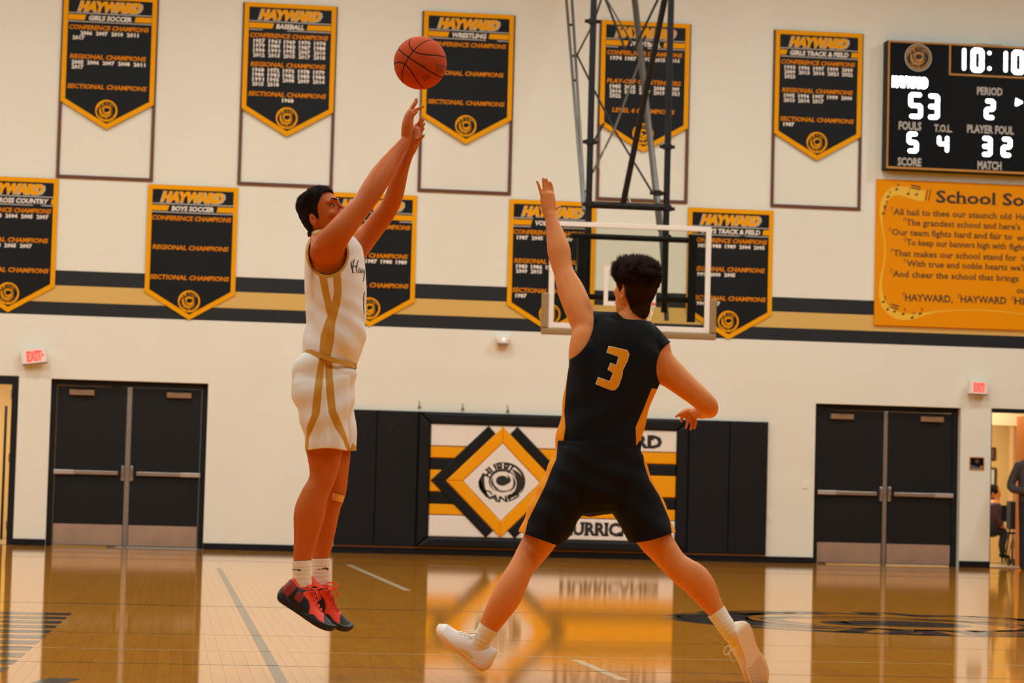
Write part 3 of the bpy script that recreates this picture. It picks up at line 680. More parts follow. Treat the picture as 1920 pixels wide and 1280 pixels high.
mb = MB(); mb.prism([(x-.085, z-.04), (x-.05, z-.095), (x+.05, z-.095), (x+.085, z-.04)], -.11, -.125, K['closer'], .008); mb.build('lens', root, label='amber lower lens')
for sx in (-.088, .088):
    mb = MB(); mb.tube([(x+sx, -.10, z+.02), (x+sx, -.15, z+.015)], .024, K['exitwhite'], 12); mb.build('lamp_head', root)
mb = MB(); mb.prism(disc(x+.01, z+.01, .011, 10)[0], -.11, -.118, mat('pilot_light', (255, 244, 220), .4, emit=2)); mb.build('pilot_light', root)
def exit_sign(px, py, w_, h_, lab, arrow, ang, tilt, panel):
    c = at(px, py, -.1); root = empty('exit_sign', (c.x, -.1, c.z-h_/2), lab, 'exit sign', 'exit signs')
    Mx = Matrix.Translation(c) @ Matrix.Rotation(tilt, 4, 'Y') @ Matrix.Rotation(ang, 4, 'Z')
    def tr(m): m.v = [tuple(Mx @ Vector(v)) for v in m.v]; return m
    mb = MB(); mb.prism(rect(-w_/2, w_/2, -h_/2, h_/2), .035, -.035, K['exitwhite'], .005); tr(mb).build('case', root)
    mb = MB(); mb.tube([(0, .03, 0), (0, .09, 0)], .02, K['exitwhite'], 8); tr(mb).build('mount', root)
    mb = MB(); mb.box(-w_/2+.004, w_/2-.004, -.028, .03, -h_/2-.02, -h_/2, K['closer']); tr(mb).build('base_cover', root)
    mb = MB()
    if panel: mb.add([(-w_*.3, -.0362, -h_*.34), (w_*.34, -.0362, -h_*.34), (w_*.34, -.0362, h_*.34), (-w_*.3, -.0362, h_*.34)], [(0, 1, 2, 3)], mat('exit_glow', (255, 150, 135), .5, emit=.5))
    mb.flat(fit_text('EXIT', w_*.02, -h_*.34, h_*.68, w_*.62, 0, .05), K['exitred'], lambda u, v: (u, -.037, v))
    if arrow: mb.flat(([(w_*.34, -.03), (w_*.44, 0), (w_*.34, .03)], [(0, 1, 2)]), K['exitred'], lambda u, v: (u, -.037, v))
    tr(mb).build('letters', root, label='glowing red EXIT letters')
exit_sign(64, 667, .32, .19, 'white exit sign with red letters, left, tilted on its mount', True, -.12, -.13, True)
exit_sign(1833.5, 726, .27, .18, 'white exit sign with red letters, right, hanging straight', False, .1, 0, True)
x, z = X(1831, 868.5), Z(1831, 868.5)
root = empty('wall_plaque', (x, 0, z-.09), 'small dark plaque on the white wall between the right doors', 'plaque')
mb = MB(); mb.prism(rect(x-.102, x+.102, z-.085, z+.085), -.0005, -.018, K['boardgold'], .003); mb.build('plaque_frame', root)
mb = MB(); mb.add([(x-.092, -.0186, z-.075), (x+.092, -.0186, z-.075), (x+.092, -.0186, z+.075), (x-.092, -.0186, z+.075)], [(0, 1, 2, 3)], K['board'])
mb.add([(x-.092, -.0192, z-.075), (x+.06, -.0192, z-.075), (x+.02, -.0192, z-.05), (x-.092, -.0192, z-.02)], [(0, 1, 2, 3)], mat('plaque_blue', (90, 92, 110), .5)); mb.flat(disc(x+.062, z-.052, .02, 12), K['boardgold'], lambda u, v: (u, -.0195, v))
mb.flat(disc(x+.0, z+.03, .03, 12), K['brown'], lambda u, v: (u, -.0195, v)); mb.build('plaque_picture', root)
for px, py, lb in ((1510, 908, 'cream switch plate on the wall beside the right double doors'), (1442, 966, 'cream outlet plate on the wall at the end of the pads')):
    x, z = X(px, py), Z(px, py); root = empty('switch_plate', (x, 0, z-.06), lb, 'switch plate')
    mb = MB(); mb.prism(rect(x-.035, x+.035, z-.057, z+.057), -.0005, -.009, K['exitwhite'], .003); mb.build('plate', root); mb = MB(); mb.prism(rect(x-.008, x+.008, z-.018, z+.018), -.009, -.018, K['exitwhite'], .002); mb.build('toggle', root)

# ---------------------------------------------------------------- paint on the floor
def FP(px, py):
    d = CR*(px-960)+CU*(640-py)+CF*F_PX; t = -CAM_H/d.z; q = CAMP+d*t; return q
def painted(name, polys, m, zz=.0006):
    mb = MB()
    for p in polys: mb.add([(x, y, zz) for x, y in p], [tuple(range(len(p)))], m)
    o = mb.build(name, floor); return o
def floorpaint(nm, rgb): return mat(nm, rgb, .11, noise_amt=.1, noise_scale=2)
K['fwhite'] = floorpaint('floor_white', (232, 206, 160)); K['fblack'] = floorpaint('floor_black', (30, 28, 30))
def line_px(a, b, wd, m, ext=(0, 0), name='court_line'):
    A, B = FP(*a), FP(*b); d = (B-A).normalized(); A = A-d*ext[0]; B = B+d*ext[1]; n = Vector((-d.y, d.x, 0))*wd/2
    return painted(name, [[(A+n)[:2], (B+n)[:2], (B-n)[:2], (A-n)[:2]]], m)
gx = (FP(526, 1280).x+FP(431.6, 1100).x)/2
fy = FP(415, 1065).y; by_ = FP(540, 1278).y
painted('court_line', [[(gx-.025, by_-2.5), (gx+.025, by_-2.5), (gx+.025, fy), (gx-.025, fy)]], K['fblack'])
b1 = FP(650, 1058); b2 = FP(768, 1107); wx = (b1.x+b2.x)/2
painted('court_line', [[(wx-.03, b2.y), (wx+.03, b2.y), (wx+.03, b1.y), (wx-.03, b1.y)]], K['fwhite'])
c1 = FP(1081, 1237); c2 = FP(1168, 1275); wx2 = (c1.x+c2.x)/2
painted('court_line', [[(wx2-.025, c2.y), (wx2+.025, c2.y), (wx2+.025, c1.y), (wx2-.025, c1.y)]], K['fwhite'])
def yline(pts, wd, m):
    y = sum(FP(*p).y for p in pts)/len(pts); painted('court_line', [[(-8, y-wd/2), (11, y-wd/2), (11, y+wd/2), (-8, y+wd/2)]], m)
yline([(230, 1213), (900, 1234), (1800, 1243)], .02, K['fwhite'])
for pts, wd in (([(100, 1128), (350, 1137)], .05), ([(700, 1196), (1500, 1210)], .018), ([(1400, 1270), (1860, 1265)], .02), ([(500, 1053)], .12), ([(60, 1033)], .15)):
    yline(pts, wd, K['fblack'] if wd < .1 else mat('floor_stain', (120, 70, 26), .15))
# striped lettering at left
A, B = FP(135, 1149), FP(0, 1266); n = 11
for i in range(n):
    t0 = i/n; t1 = (i+.62)/n; ya = A.y+(B.y-A.y)*t0; yb = A.y+(B.y-A.y)*t1; xa = A.x+(B.x-A.x)*t0; xb = A.x+(B.x-A.x)*t1
    painted('letter_stripe', [[(xa-3.2, ya), (xa, ya), (xb, yb), (xb-3.2, yb)]], K['fblack'])
q = FP(112, 1274); painted('letter_stripe', [[(q.x-.13, q.y-.3), (q.x+.0, q.y-.3), (q.x+.08, q.y+.08), (q.x-.05, q.y+.08)]], K['fblack'])
# centre emblem: the same swirl, large, lying on the floor
la, lb = FP(1690, 1149.5), FP(1690, 1190); lcx = FP(1700, 1170).x; lcy = (la.y+lb.y)/2; lr = (la.y-lb.y)/2*1.05
mb = MB(); mb.flat([[(lcx-x*lr, lcy-y*lr) for x, y in LOGO[0]], LOGO[1]], K['fblack'], lambda u, v: (u, v, .0006)); mb.build('centre_emblem', floor, label='large black swirl emblem painted on the floor')

# ---------------------------------------------------------------- hoop hung from the ceiling
HY = -4.75                                              # plane of the board's face
def H(px, py, dy=0): return at(px, py, HY+dy)
bx0, bx1 = H(1030, 510).x, H(1332, 530).x; bz1 = (H(1030, 413).z+H(1332, 426).z)/2; bz0 = (H(1030, 614).z+H(1332, 625).z)/2
hoop = empty('basketball_hoop', ((bx0+bx1)/2, HY, bz0), 'glass backboard on a black ceiling-hung pipe mast, behind the defender', 'basketball hoop')
mb = MB(); mb.box(bx0+.02, bx1-.02, HY, HY+.012, bz0+.02, bz1-.02, K['glass']); glass = mb.build('glass_panel', hoop, label='clear glass pane')
ft = .062
for rc in (rect(bx0, bx0+ft, bz0+ft, bz1-ft*.9), rect(bx1-ft, bx1, bz0+ft, bz1-ft*.9), rect(bx0, bx1, bz0, bz0+ft), rect(bx0, bx1, bz1-ft*.9, bz1)):
    mb = MB(); mb.prism(rc, HY+.03, HY-.006, K['tape'], .004); mb.build('board_frame', hoop, label='white edge frame')
pw = .075
mb = MB()
mb.prism(rect(bx0-pw, bx1+pw, bz0-pw, bz0-.004), HY+.05, HY-.03, K['boardpad'], .015); mb.prism(rect(bx0-pw, bx0-.004, bz0, bz0+.40), HY+.05, HY-.03, K['boardpad'], .015); mb.prism(rect(bx1+.004, bx1+pw, bz0, bz0+.40), HY+.05, HY-.03, K['boardpad'], .015)
mb.build('edge_pad', hoop, label='khaki pad along the lower edge')
rcx = (bx0+bx1)/2; rz = bz0+.28
mb = MB()
for rc in (rect(rcx-.305, rcx-.255, rz, rz+.455), rect(rcx+.255, rcx+.305, rz, rz+.455), rect(rcx-.255, rcx+.255, rz+.405, rz+.455), rect(rcx-.255, rcx+.255, rz, rz+.05)): mb.prism(rc, HY-.001, HY-.003, K['tape'])
mb.build('target_square', hoop, label='white shooting square')
mb = MB(); ry = HY-.38; mb.tube([(rcx+.2286*math.cos(k*PI/16), ry+.2286*math.sin(k*PI/16), rz) for k in range(32)], .009, K['rim'], 8, closed=True); rim = mb.build('rim', hoop, label='orange rim')
mb = MB(); mb.prism(rect(rcx-.06, rcx+.06, rz-.1, rz+.03), HY-.003, HY-.16, K['rim'], .006); mb.tube([(rcx-.1, ry+.2, rz-.01), (rcx-.05, HY-.02, rz-.09)], .008, K['rim'], 6); mb.tube([(rcx+.1, ry+.2, rz-.01), (rcx+.05, HY-.02, rz-.09)], .008, K['rim'], 6); mb.build('bracket', rim)
mb = MB()
def nr(t): return .222-.10*min(1, t*1.15)+.02*max(0, t-.85)
for k in range(12):
    for s_ in (1, -1):
        pts = []
        for i in range(13):
            t = i/12; a_ = (k+s_*t*3)*PI/6; pts.append((rcx+nr(t)*math.cos(a_), ry+nr(t)*math.sin(a_), rz-.01-.42*t))
        mb.tube(pts, .0045, K['net'], 5)
mb.build('net', rim, label='white cord net')
BK = .35                                               # the mast stands behind the board
def mp(px, py, dy=BK): return at(px, py, HY+dy)
def ext(a, b, zt=ROOM_H-.05):                          # carry a pipe on up to the ceiling
    a, b = Vector(a), Vector(b); t = (zt-b.z)/(b.z-a.z); return b+(b-a)*t
def pipe(a, b, r, m=None, name='mast_pipe', lab=None):
    mb = MB(); mb.tube([a, b], r, m or K['pipe'], 10); return mb.build(name, hoop, label=lab)
a1, b1_ = mp(1101, 625), mp(1113, 0); a1.x = mp(1106, 300).x; b1_.x = a1.x
a2, b2_ = mp(1249, 640), mp(1255, 0); a2.x = mp(1251.5, 300).x; b2_.x = a2.x
pipe((a1.x, a1.y, bz0+.3), (a1.x, a1.y, ROOM_H-.05), .038); pipe((a2.x, a2.y, bz0+.25), (a2.x, a2.y, ROOM_H-.05), .038)
zc = (mp(1108, 383).z+mp(1250, 390).z)/2; pipe((a1.x-.04, a1.y, zc), (a2.x+.05, a2.y, zc), .042, None, 'cross_pipe')
for z_ in (mp(1190, 446, .12).z, mp(1190, 559, .12).z):
    pipe((mp(1070, 445, .14).x, HY+.14, z_), (mp(1300, 450, .14).x, HY+.14, z_), .034, None, 'board_rail')
for px in (1088, 1296):
    x = mp(px, 500, .12).x; mb = MB(); mb.prism(rect(x-.045, x+.045, mp(px, 604, .08).z, mp(px, 440, .08).z), HY+.10, HY+.04, K['pipe'], .005); mb.build('board_bracket', hoop)
for px in (1106, 1250):
    x = mp(px, 400).x; 
    for py in (447, 560): z_ = mp(px, py).z; mb = MB(); mb.tube([(x, HY+.14, z_), (x, HY+BK, z_)], .025, K['pipe'], 8); mb.build('stub_pipe', hoop)
# fold brace, rear legs and thin cross braces; they lean back towards the wall as they rise
def brace(p, q, dp, dq, r, m=None, up=False, name='brace_pipe'):
    A, B = mp(p[0], p[1], dp), mp(q[0], q[1], dq)
    if up: B = ext(A, B)
    return pipe(A, B, r, m, name)
brace((1168, 383), (1246, 0), BK-.0, BK-.8, .036, None, True)
brace((1238, 430), (1190, 0), BK+.3, BK+2.4, .04, K['pipegrey'], True)
brace((1250, 600), (1236, 380), BK, BK+.35, .028, K['pipegrey'])
for k in (0, 9): brace((1094+k*.3, 395), (1062+k*1.15, 0), BK+.3, BK+2.0, .018, K['pipegrey'], True)
for py, w_ in ((46, 9), (104, 6), (150, 6), (268, 5), (358, 10)):
    t = py/395; xx = 1062+32*t; a_ = BK+2.0-1.7*t; mb = MB(); mb.tube([mp(xx-1, py, a_), mp(xx+w_, py+1, a_)], .016, K['pipe'], 6); mb.build('rung', hoop)
brace((1112, 45), (1082, 103), BK, BK+1.5, .012); brace((1082, 103), (1112, 165), BK+1.5, BK+.9, .012); brace((1112, 45), (1127, 0), BK, BK+.5, .012, None, True)
brace((1112, 165), (1153, 245), BK+.9, BK+.7, .013); brace((1153, 245), (1224, 362), BK+.7, BK+.3, .013)
brace((1200, 113), (1153, 240), BK+1.6, BK+.7, .014, K['pipegrey']); brace((1153, 240), (1112, 322), BK+.7, BK, .014, K['pipegrey'])
brace((1172, 92), (1136, 0), BK+1, BK+1.3, .015, None, True); brace((1185, 100), (1233, 0), BK+1, BK+.9, .015, None, True)
brace((1138, 0), (1186, 82), BK+1.0, BK+1.1, .010, K['pipegrey'])
brace((1113, 266), (1132, 232), BK, BK+.3, .014)
for px, py, r_ in ((1107, 266, .055), (1251, 275, .055), (1111, 40, .05), (1233, 362, .05), (1106, 383, .055), (1251, 391, .055)):
    q = mp(px, py); mb = MB(); mb.tube([(q.x-.09, q.y, q.z), (q.x+.09, q.y, q.z)], .022, K['pipe'], 8); mb.tube([(q.x, q.y, q.z-.03), (q.x, q.y, q.z+.03)], r_, K['pipe'], 10); mb.build('pipe_clamp', hoop)
mb = MB(); q = mp(1131, 312, .3); mb.tube([(q.x+.045*math.cos(k*PI/8), q.y, q.z+.05*math.sin(k*PI/8)) for k in range(16)], .005, K['net'], 6, closed=True); mb.tube([(q.x, q.y, q.z-.04), (q.x-.04, q.y, q.z-.2)], .006, K['net'], 6); mb.tube([(q.x, q.y, q.z+.05), (q.x+.01, q.y, q.z+.35)], .003, K['net'], 6); mb.build('safety_strap', hoop, label='pale looped safety strap')
mb = MB(); q = mp(1183, 385); mb.tube([q, mp(1177, 362)], .01, K['net'], 6); mb.build('cord', hoop)
# ---------------------------------------------------------------- people: swept limbs fused into one skin
def smooth_arr(a): return a
def catmull(ch, n=5):
    """resample a chain of (point, ra, rb) smoothly"""
    P = np.array([[*c[0], c[1], c[2]] for c in ch], float); out = []
    for i in range(len(P)-1):
        p0, p1, p2, p3 = P[max(i-1, 0)], P[i], P[i+1], P[min(i+2, len(P)-1)]
        for k in range(n):
            t = k/n; out.append(.5*((2*p1)+(-p0+p2)*t+(2*p0-5*p1+4*p2-p3)*t*t+(-p0+3*p1-3*p2+p3)*t**3))
    out.append(P[-1]); return out
def loft(ch, seg=20, n=5, caps=True, dep=None):
    """closed sweep with elliptical sections; ra lies across the view, rb along it (or along dep)"""
    R_ = catmull(ch, n); vs = []; fs = []; dep0 = (dep or CF).normalized(); pts = [Vector(r[:3]) for r in R_]; rows = []
    for i, r in enumerate(R_):
        t = pts[min(i+1, len(pts)-1)]-pts[max(i-1, 0)]
        if t.length < 1e-7: t = Vector((0, 0, 1))
        t.normalize(); side = t.cross(dep0)
        if side.length < .05: side = t.cross(Vector((0, 0, 1)))
        side.normalize(); d = side.cross(t).normalized(); rows.append((pts[i], t, side, d, max(r[3], .0015), max(r[4], .0015)))
    if caps:
        p, t, s_, d, a, b = rows[0]; m = min(a, b); pre = [(p-t*m*math.sin(q)*.8, t, s_, d, a*math.cos(q), b*math.cos(q)) for q in (1.35, .95, .5)]
        p, t, s_, d, a, b = rows[-1]; m = min(a, b); post = [(p+t*m*math.sin(q)*.8, t, s_, d, a*math.cos(q), b*math.cos(q)) for q in (.5, .95, 1.35)]
        rows = pre+rows+post
    for p, t, s_, d, a, b in rows:
        for k in range(seg):
            q = 2*PI*k/seg; vs.append(p+s_*(a*math.cos(q))+d*(b*math.sin(q)))
    N = len(rows)
    for i in range(N-1):
        for k in range(seg):
            j = (k+1) % seg; fs.append((i*seg+k, i*seg+j, (i+1)*seg+j, (i+1)*seg+k))
    fs.append(tuple(range(seg-1, -1, -1))); fs.append(tuple(range((N-1)*seg, N*seg)))
    return vs, fs
def ellipsoid(c, r, M_=None, nu=16, nv=10):
    vs = []; fs = []
    for j in range(nv+1):
        th = PI*j/nv
        for i in range(nu):
            ph = 2*PI*i/nu; v = Vector((r[0]*math.sin(th)*math.cos(ph), r[1]*math.sin(th)*math.sin(ph), r[2]*math.cos(th)))
            vs.append((M_ @ (Vector(c)+v)) if M_ else Vector(c)+v)
    for j in range(nv):
        for i in range(nu): k = (i+1) % nu; fs.append((j*nu+i, (j+1)*nu+i, (j+1)*nu+k, j*nu+k))
    return vs, fs
def fuse(parts, voxel, smooth=4, fac=.5):
    """one continuous surface from overlapping closed sweeps"""
    vs, fs = merge(*parts); me = bpy.data.meshes.new('tmp'); me.from_pydata([tuple(v) for v in vs], [], fs); me.update()
    bm = bmesh.new(); bm.from_mesh(me); bmesh.ops.recalc_face_normals(bm, faces=bm.faces); bm.to_mesh(me); bm.free()
    o = bpy.data.objects.new('tmp', me); COL.objects.link(o)
    r = o.modifiers.new('r', 'REMESH'); r.mode = 'VOXEL'; r.voxel_size = voxel; r.adaptivity = 0
    if smooth: s_ = o.modifiers.new('s', 'SMOOTH'); s_.factor = fac; s_.iterations = smooth
    dg_ = bpy.context.evaluated_depsgraph_get(); ev = o.evaluated_get(dg_); m2 = bpy.data.meshes.new_from_object(ev, depsgraph=dg_)
    bpy.data.objects.remove(o); bpy.data.meshes.remove(me)
    m2.polygons.foreach_set('use_smooth', [True]*len(m2.polygons)); return m2
def coords(me): a = np.empty(len(me.vertices)*3); me.vertices.foreach_get('co', a); return a.reshape(-1, 3)
def setco(me, a): me.vertices.foreach_set('co', np.asarray(a, float).ravel()); me.update()
CRn, CUn, CFn, CPn = (np.array(v) for v in (CR, CU, CF, CAMP))
def proj(a):
    d = np.asarray(a)-CPn; z = d@CFn; return 960+F_PX*(d@CRn)/z, 640-F_PX*(d@CUn)/z, d[:, 1]+CAMP.y
def cut(me, f, snap=True):
    """removes the faces where f(coords) < 0 and draws the rim onto f = 0"""
    a = coords(me); v = f(a); bm = bmesh.new(); bm.from_mesh(me); bm.verts.ensure_lookup_table()
    kill = [fc for fc in bm.faces if sum(v[x.index] for x in fc.verts)/len(fc.verts) < 0]
    bmesh.ops.delete(bm, geom=kill, context='FACES')
    for _ in range(2):
        bm.verts.ensure_lookup_table(); rim = [x for x in bm.verts if x.is_boundary]
        if snap and rim:
            c = np.array([x.co[:] for x in rim]); f0 = f(c); e = 1e-4; g_ = np.stack([(f(c+np.eye(3)[k]*e)-f0)/e for k in range(3)], 1)
            st = -f0[:, None]*g_/np.maximum((g_**2).sum(1), 1e-9)[:, None]; L = np.linalg.norm(st, axis=1); st *= np.minimum(1, .008/np.maximum(L, 1e-9))[:, None]
            for x, s_ in zip(rim, st): x.co += Vector(s_)
        break
    bm.to_mesh(me); bm.free(); me.update(); return me
def relax_rim(me, it=3):
    bm = bmesh.new(); bm.from_mesh(me)
    for _ in range(it):
        new = {}
        for x in bm.verts:
            if x.is_boundary:
                nb = [e.other_vert(x) for e in x.link_edges if e.is_boundary]
                if len(nb) == 2: new[x] = x.co*.5+(nb[0].co+nb[1].co)*.25
        for x, c in new.items(): x.co = c
    bm.to_mesh(me); bm.free()
def thicken(me, t):
    o = bpy.data.objects.new('tmp', me); COL.objects.link(o); m = o.modifiers.new('s', 'SOLIDIFY'); m.thickness = t; m.offset = -1
    dg_ = bpy.context.evaluated_depsgraph_get(); m2 = bpy.data.meshes.new_from_object(o.evaluated_get(dg_), depsgraph=dg_); bpy.data.objects.remove(o); return m2
def fnoise(a, sc, seed=0):
    return np.array([noise.noise(Vector((p[0]*sc[0]+seed, p[1]*sc[1]+seed*1.7, p[2]*sc[2]-seed))) for p in a])
def vnormals(me): a = np.empty(len(me.vertices)*3); me.vertex_normals.foreach_get('vector', a); return a.reshape(-1, 3)
def drape(me, amp, sc, seed): a = coords(me); setco(me, a+vnormals(me)*(amp*fnoise(a, sc, seed))[:, None])
def polydist(px, py, poly):
    """signed distance in pixels, positive inside"""
    P = np.stack([px, py], 1); n = len(poly); d = np.full(len(P), 1e9); ins = np.zeros(len(P), bool)
    for i in range(n):
        a, b = np.array(poly[i], float), np.array(poly[(i+1) % n], float); ab = b-a; t = np.clip(((P-a)@ab)/(ab@ab), 0, 1)
        d = np.minimum(d, np.linalg.norm(P-a-t[:, None]*ab, axis=1))
        c = ((a[1] > P[:, 1]) != (b[1] > P[:, 1])); xx = (b[0]-a[0])*(P[:, 1]-a[1])/((b[1]-a[1]) or 1e-9)+a[0]; ins ^= (c & (P[:, 0] < xx))
    return np.where(ins, d, -d)
def setattr_(me, name, v): a = me.attributes.new(name, 'FLOAT', 'POINT'); a.data.foreach_set('value', np.asarray(v, float))
def maskmat(name, base, layers, rough=.6, bump=.1, bscale=60, sheen=0, fine=None):
    """base colour, then colours laid over it where the named attribute is positive"""
    m = mat(name, base, rough, bump=bump, bump_scale=bscale); nt = m.node_tree; b = nt.nodes['Principled BSDF']; cur = None
    for an, c in layers:
        at_ = nt.nodes.new('ShaderNodeAttribute'); at_.attribute_name = an; mr = nt.nodes.new('ShaderNodeMapRange'); mr.inputs['From Min'].default_value = -.25; mr.inputs['From Max'].default_value = .25
        nt.links.new(at_.outputs['Fac'], mr.inputs['Value']); mx = nt.nodes.new('ShaderNodeMix'); mx.data_type = 'RGBA'; nt.links.new(mr.outputs[0], mx.inputs['Factor'])
        if cur is None: mx.inputs['A'].default_value = lin(base)
        else: nt.links.new(cur, mx.inputs['A'])
        mx.inputs['B'].default_value = lin(c); cur = mx.outputs['Result']
    nt.links.new(cur, b.inputs['Base Color']); return m
def link(name, me, parent, m=None, **kw):
    if m is not None: me.materials.clear(); me.materials.append(m)
    loc = Vector((0, 0, 0)); p = parent
    while p is not None: loc += Vector(p.location); p = p.parent
    me.transform(Matrix.Translation(-loc)); me.name = name; o = bpy.data.objects.new(name, me); COL.objects.link(o); o.parent = parent
    return tag(o, **kw)
def worldmesh(o):
    loc = Vector((0, 0, 0)); p = o
    while p is not None: loc += Vector(p.location); p = p.parent
    return loc
def tuck(me, cloth, region, gap=.006):
    bv = bvh_of(cloth); a = coords(me); r = region(a)
    for i in np.nonzero(r)[0]:
        p = Vector(a[i]); loc, n, _, dist = bv.find_nearest(p, .05)
        if loc is not None and (p-loc).dot(n) > -gap: a[i] = loc-n*gap
    setco(me, a)
def bvh_of(me): return BVHTree.FromPolygons([v.co.copy() for v in me.vertices], [tuple(p.vertices) for p in me.polygons])
def decal(bvh, tris, off, name, parent, m, sub=0.006, **kw):
    """a flat print given in photograph pixels laid on the cloth it is printed on"""
    if len(tris[1]) == 1 and len(tris[1][0]) > 8:
        from mathutils.geometry import tessellate_polygon
        tris = (tris[0], [tuple(t) for t in tessellate_polygon([[Vector((x, y, 0)) for x, y in tris[0]]])])
    bm = bmesh.new(); vs = [bm.verts.new((x, y, 0)) for x, y in tris[0]]
    for f in tris[1]:
        try: bm.faces.new([vs[i] for i in f])
        except ValueError: pass
    bmesh.ops.triangulate(bm, faces=bm.faces)
    for _ in range(3):
        long_ = [e for e in bm.edges if e.calc_length() > 4.0]
        if not long_: break
        bmesh.ops.subdivide_edges(bm, edges=long_, cuts=1); bmesh.ops.triangulate(bm, faces=bm.faces)
    for v in bm.verts:
        d = (CR*(v.co.x-960)+CU*(640-v.co.y)+CF*F_PX).normalized(); h = bvh.ray_cast(CAMP, d)
        if h[0] is None: v.co = Vector((0, 0, -99))
        else: v.co = h[0]+h[1]*off*(1 if h[1].dot(d) < 0 else -1)
    bmesh.ops.delete(bm, geom=[v for v in bm.verts if v.co.z < -50], context='VERTS')
    me = bpy.data.meshes.new(name); bm.to_mesh(me); bm.free()
    return link(name, me, parent, m, **kw)
SKIN = {}
def skin(name, rgb, rgb2):
    m = mat(name, rgb, .5, spec=.25, bump=.05, bump_scale=55, sss=.04); nt = m.node_tree; b = nt.nodes['Principled BSDF']
    tc = nt.nodes['Texture Coordinate']; n = nt.nodes.new('ShaderNodeTexNoise'); n.inputs['Scale'].default_value = 9; nt.links.new(tc.outputs['Object'], n.inputs['Vector'])
    mx = nt.nodes.new('ShaderNodeMix'); mx.data_type = 'RGBA'; mx.inputs['A'].default_value = lin(rgb); mx.inputs['B'].default_value = lin(rgb2); nt.links.new(n.outputs['Fac'], mx.inputs['Factor']); nt.links.new(mx.outputs['Result'], b.inputs['Base Color'])
    return m
K['skin1'] = skin('tan_skin', (206, 110, 44), (190, 92, 28)); K['skin2'] = skin('fair_skin', (230, 146, 76), (214, 124, 54))
K['hair1'] = mat('dark_brown_hair', (32, 20, 13), .8, spec=.12, bump=.4, bump_scale=200); K['hair2'] = mat('brown_hair', (46, 28, 16), .8, spec=.12, bump=.4, bump_scale=200)
K['eye'] = mat('eye_white', (170, 146, 130), .3); K['iris'] = mat('eye_iris', (40, 22, 12), .2); K['lip'] = mat('lip', (178, 88, 66), .5)

def head_frame(c, fwd, up):
    f = Vector(fwd).normalized(); u = Vector(up); u = (u-f*u.dot(f)).normalized(); l = u.cross(f)
    M_ = Matrix((f, l, u)).transposed().to_4x4(); M_.translation = c; return M_
HS = [(-.118, .058, .016, .018), (-.108, .047, .036, .032), (-.088, .030, .058, .047), (-.06, .018, .073, .058), (-.03, .009, .081, .065), (0, .005, .086, .070), (.03, .003, .088, .074), (.06, .0, .086, .073), (.085, -.004, .077, .066), (.105, -.006, .058, .05), (.117, -.006, .031, .028)]
def head_parts(M_, grow=0, skull_only=False):
    seg = 28; vs = []; fs = []; rows = []
    arr = np.array(HS)
    zs = np.linspace(-.118, .117, 22)
    for z in zs:
        cx, hd, hw = (np.interp(z, arr[:, 0], arr[:, k]) for k in (1, 2, 3)); g_ = grow
        for k in range(seg):
            q = 2*PI*k/seg; c_, s_ = math.cos(q), math.sin(q)
            vs.append(M_ @ Vector((cx+(hd+g_)*math.copysign(abs(c_)**.9, c_), (hw+g_)*math.copysign(abs(s_)**.9, s_), z+grow*max(0, min(1, z/.06)))))
    N = len(zs)
    for i in range(N-1):
        for k in range(seg): j = (k+1) % seg; fs.append((i*seg+k, i*seg+j, (i+1)*seg+j, (i+1)*seg+k))
    fs.append(tuple(range(seg-1, -1, -1))); fs.append(tuple(range((N-1)*seg, N*seg)))
    parts = [(vs, fs)]
    if skull_only: return parts
    E = lambda c, r: parts.append(ellipsoid(c, r, M_))
    def T(pts, rs, rb=None):
        parts.append(loft([(M_ @ Vector(p), r, (rb or rs)[i]) for i, (p, r) in enumerate(zip(pts, rs))], 12, 3, dep=M_.to_3x3() @ Vector((1, 0, 0))))
    T([(.088, 0, .032), (.101, 0, .008), (.112, 0, -.014), (.114, 0, -.024)], [.007, .008, .010, .011]); E((.101, .011, -.026), (.013, .009, .009)); E((.101, -.011, -.026), (.013, .009, .009))
    for s_ in (-1, 1):
        T([(.072, s_*.052, .036), (.087, s_*.03, .042), (.093, s_*.008, .036)], [.008, .008, .007]); E((.056, s_*.041, -.016), (.028, .021, .022))
        E((-.010, s_*.076, -.012), (.016, .009, .026)); E((.022, s_*.030, -.080), (.045, .030, .024))
    T([(.084, -.024, -.060), (.097, 0, -.056), (.084, .024, -.060)], [.005, .007, .005]); T([(.082, -.02, -.070), (.094, 0, -.070), (.082, .02, -.070)], [.005, .008, .005]); E((.082, 0, -.098), (.02, .02, .016)); E((.068, 0, -.055), (.031, .034, .032))
    return parts
def blend(me, w, it=20):
    """relaxes the surface where w > 0, so that the limbs grow into the trunk"""
    a = coords(me); w = w(a)[:, None]*.55; E_ = np.empty(len(me.edges)*2, np.int64); me.edges.foreach_get('vertices', E_); E_ = E_.reshape(-1, 2); n = np.bincount(E_.ravel(), minlength=len(a))[:, None]
    for _ in range(it):
        s_ = np.zeros_like(a); 
        for k in range(3): s_[:, k] = np.bincount(E_[:, 0], a[E_[:, 1], k], len(a))+np.bincount(E_[:, 1], a[E_[:, 0], k], len(a))
        a = a+w*(s_/n-a)
    setco(me, a)
def ball_w(a, c, r): return np.clip(2-2*np.linalg.norm(a-np.array(c), axis=1)/r, 0, 1)
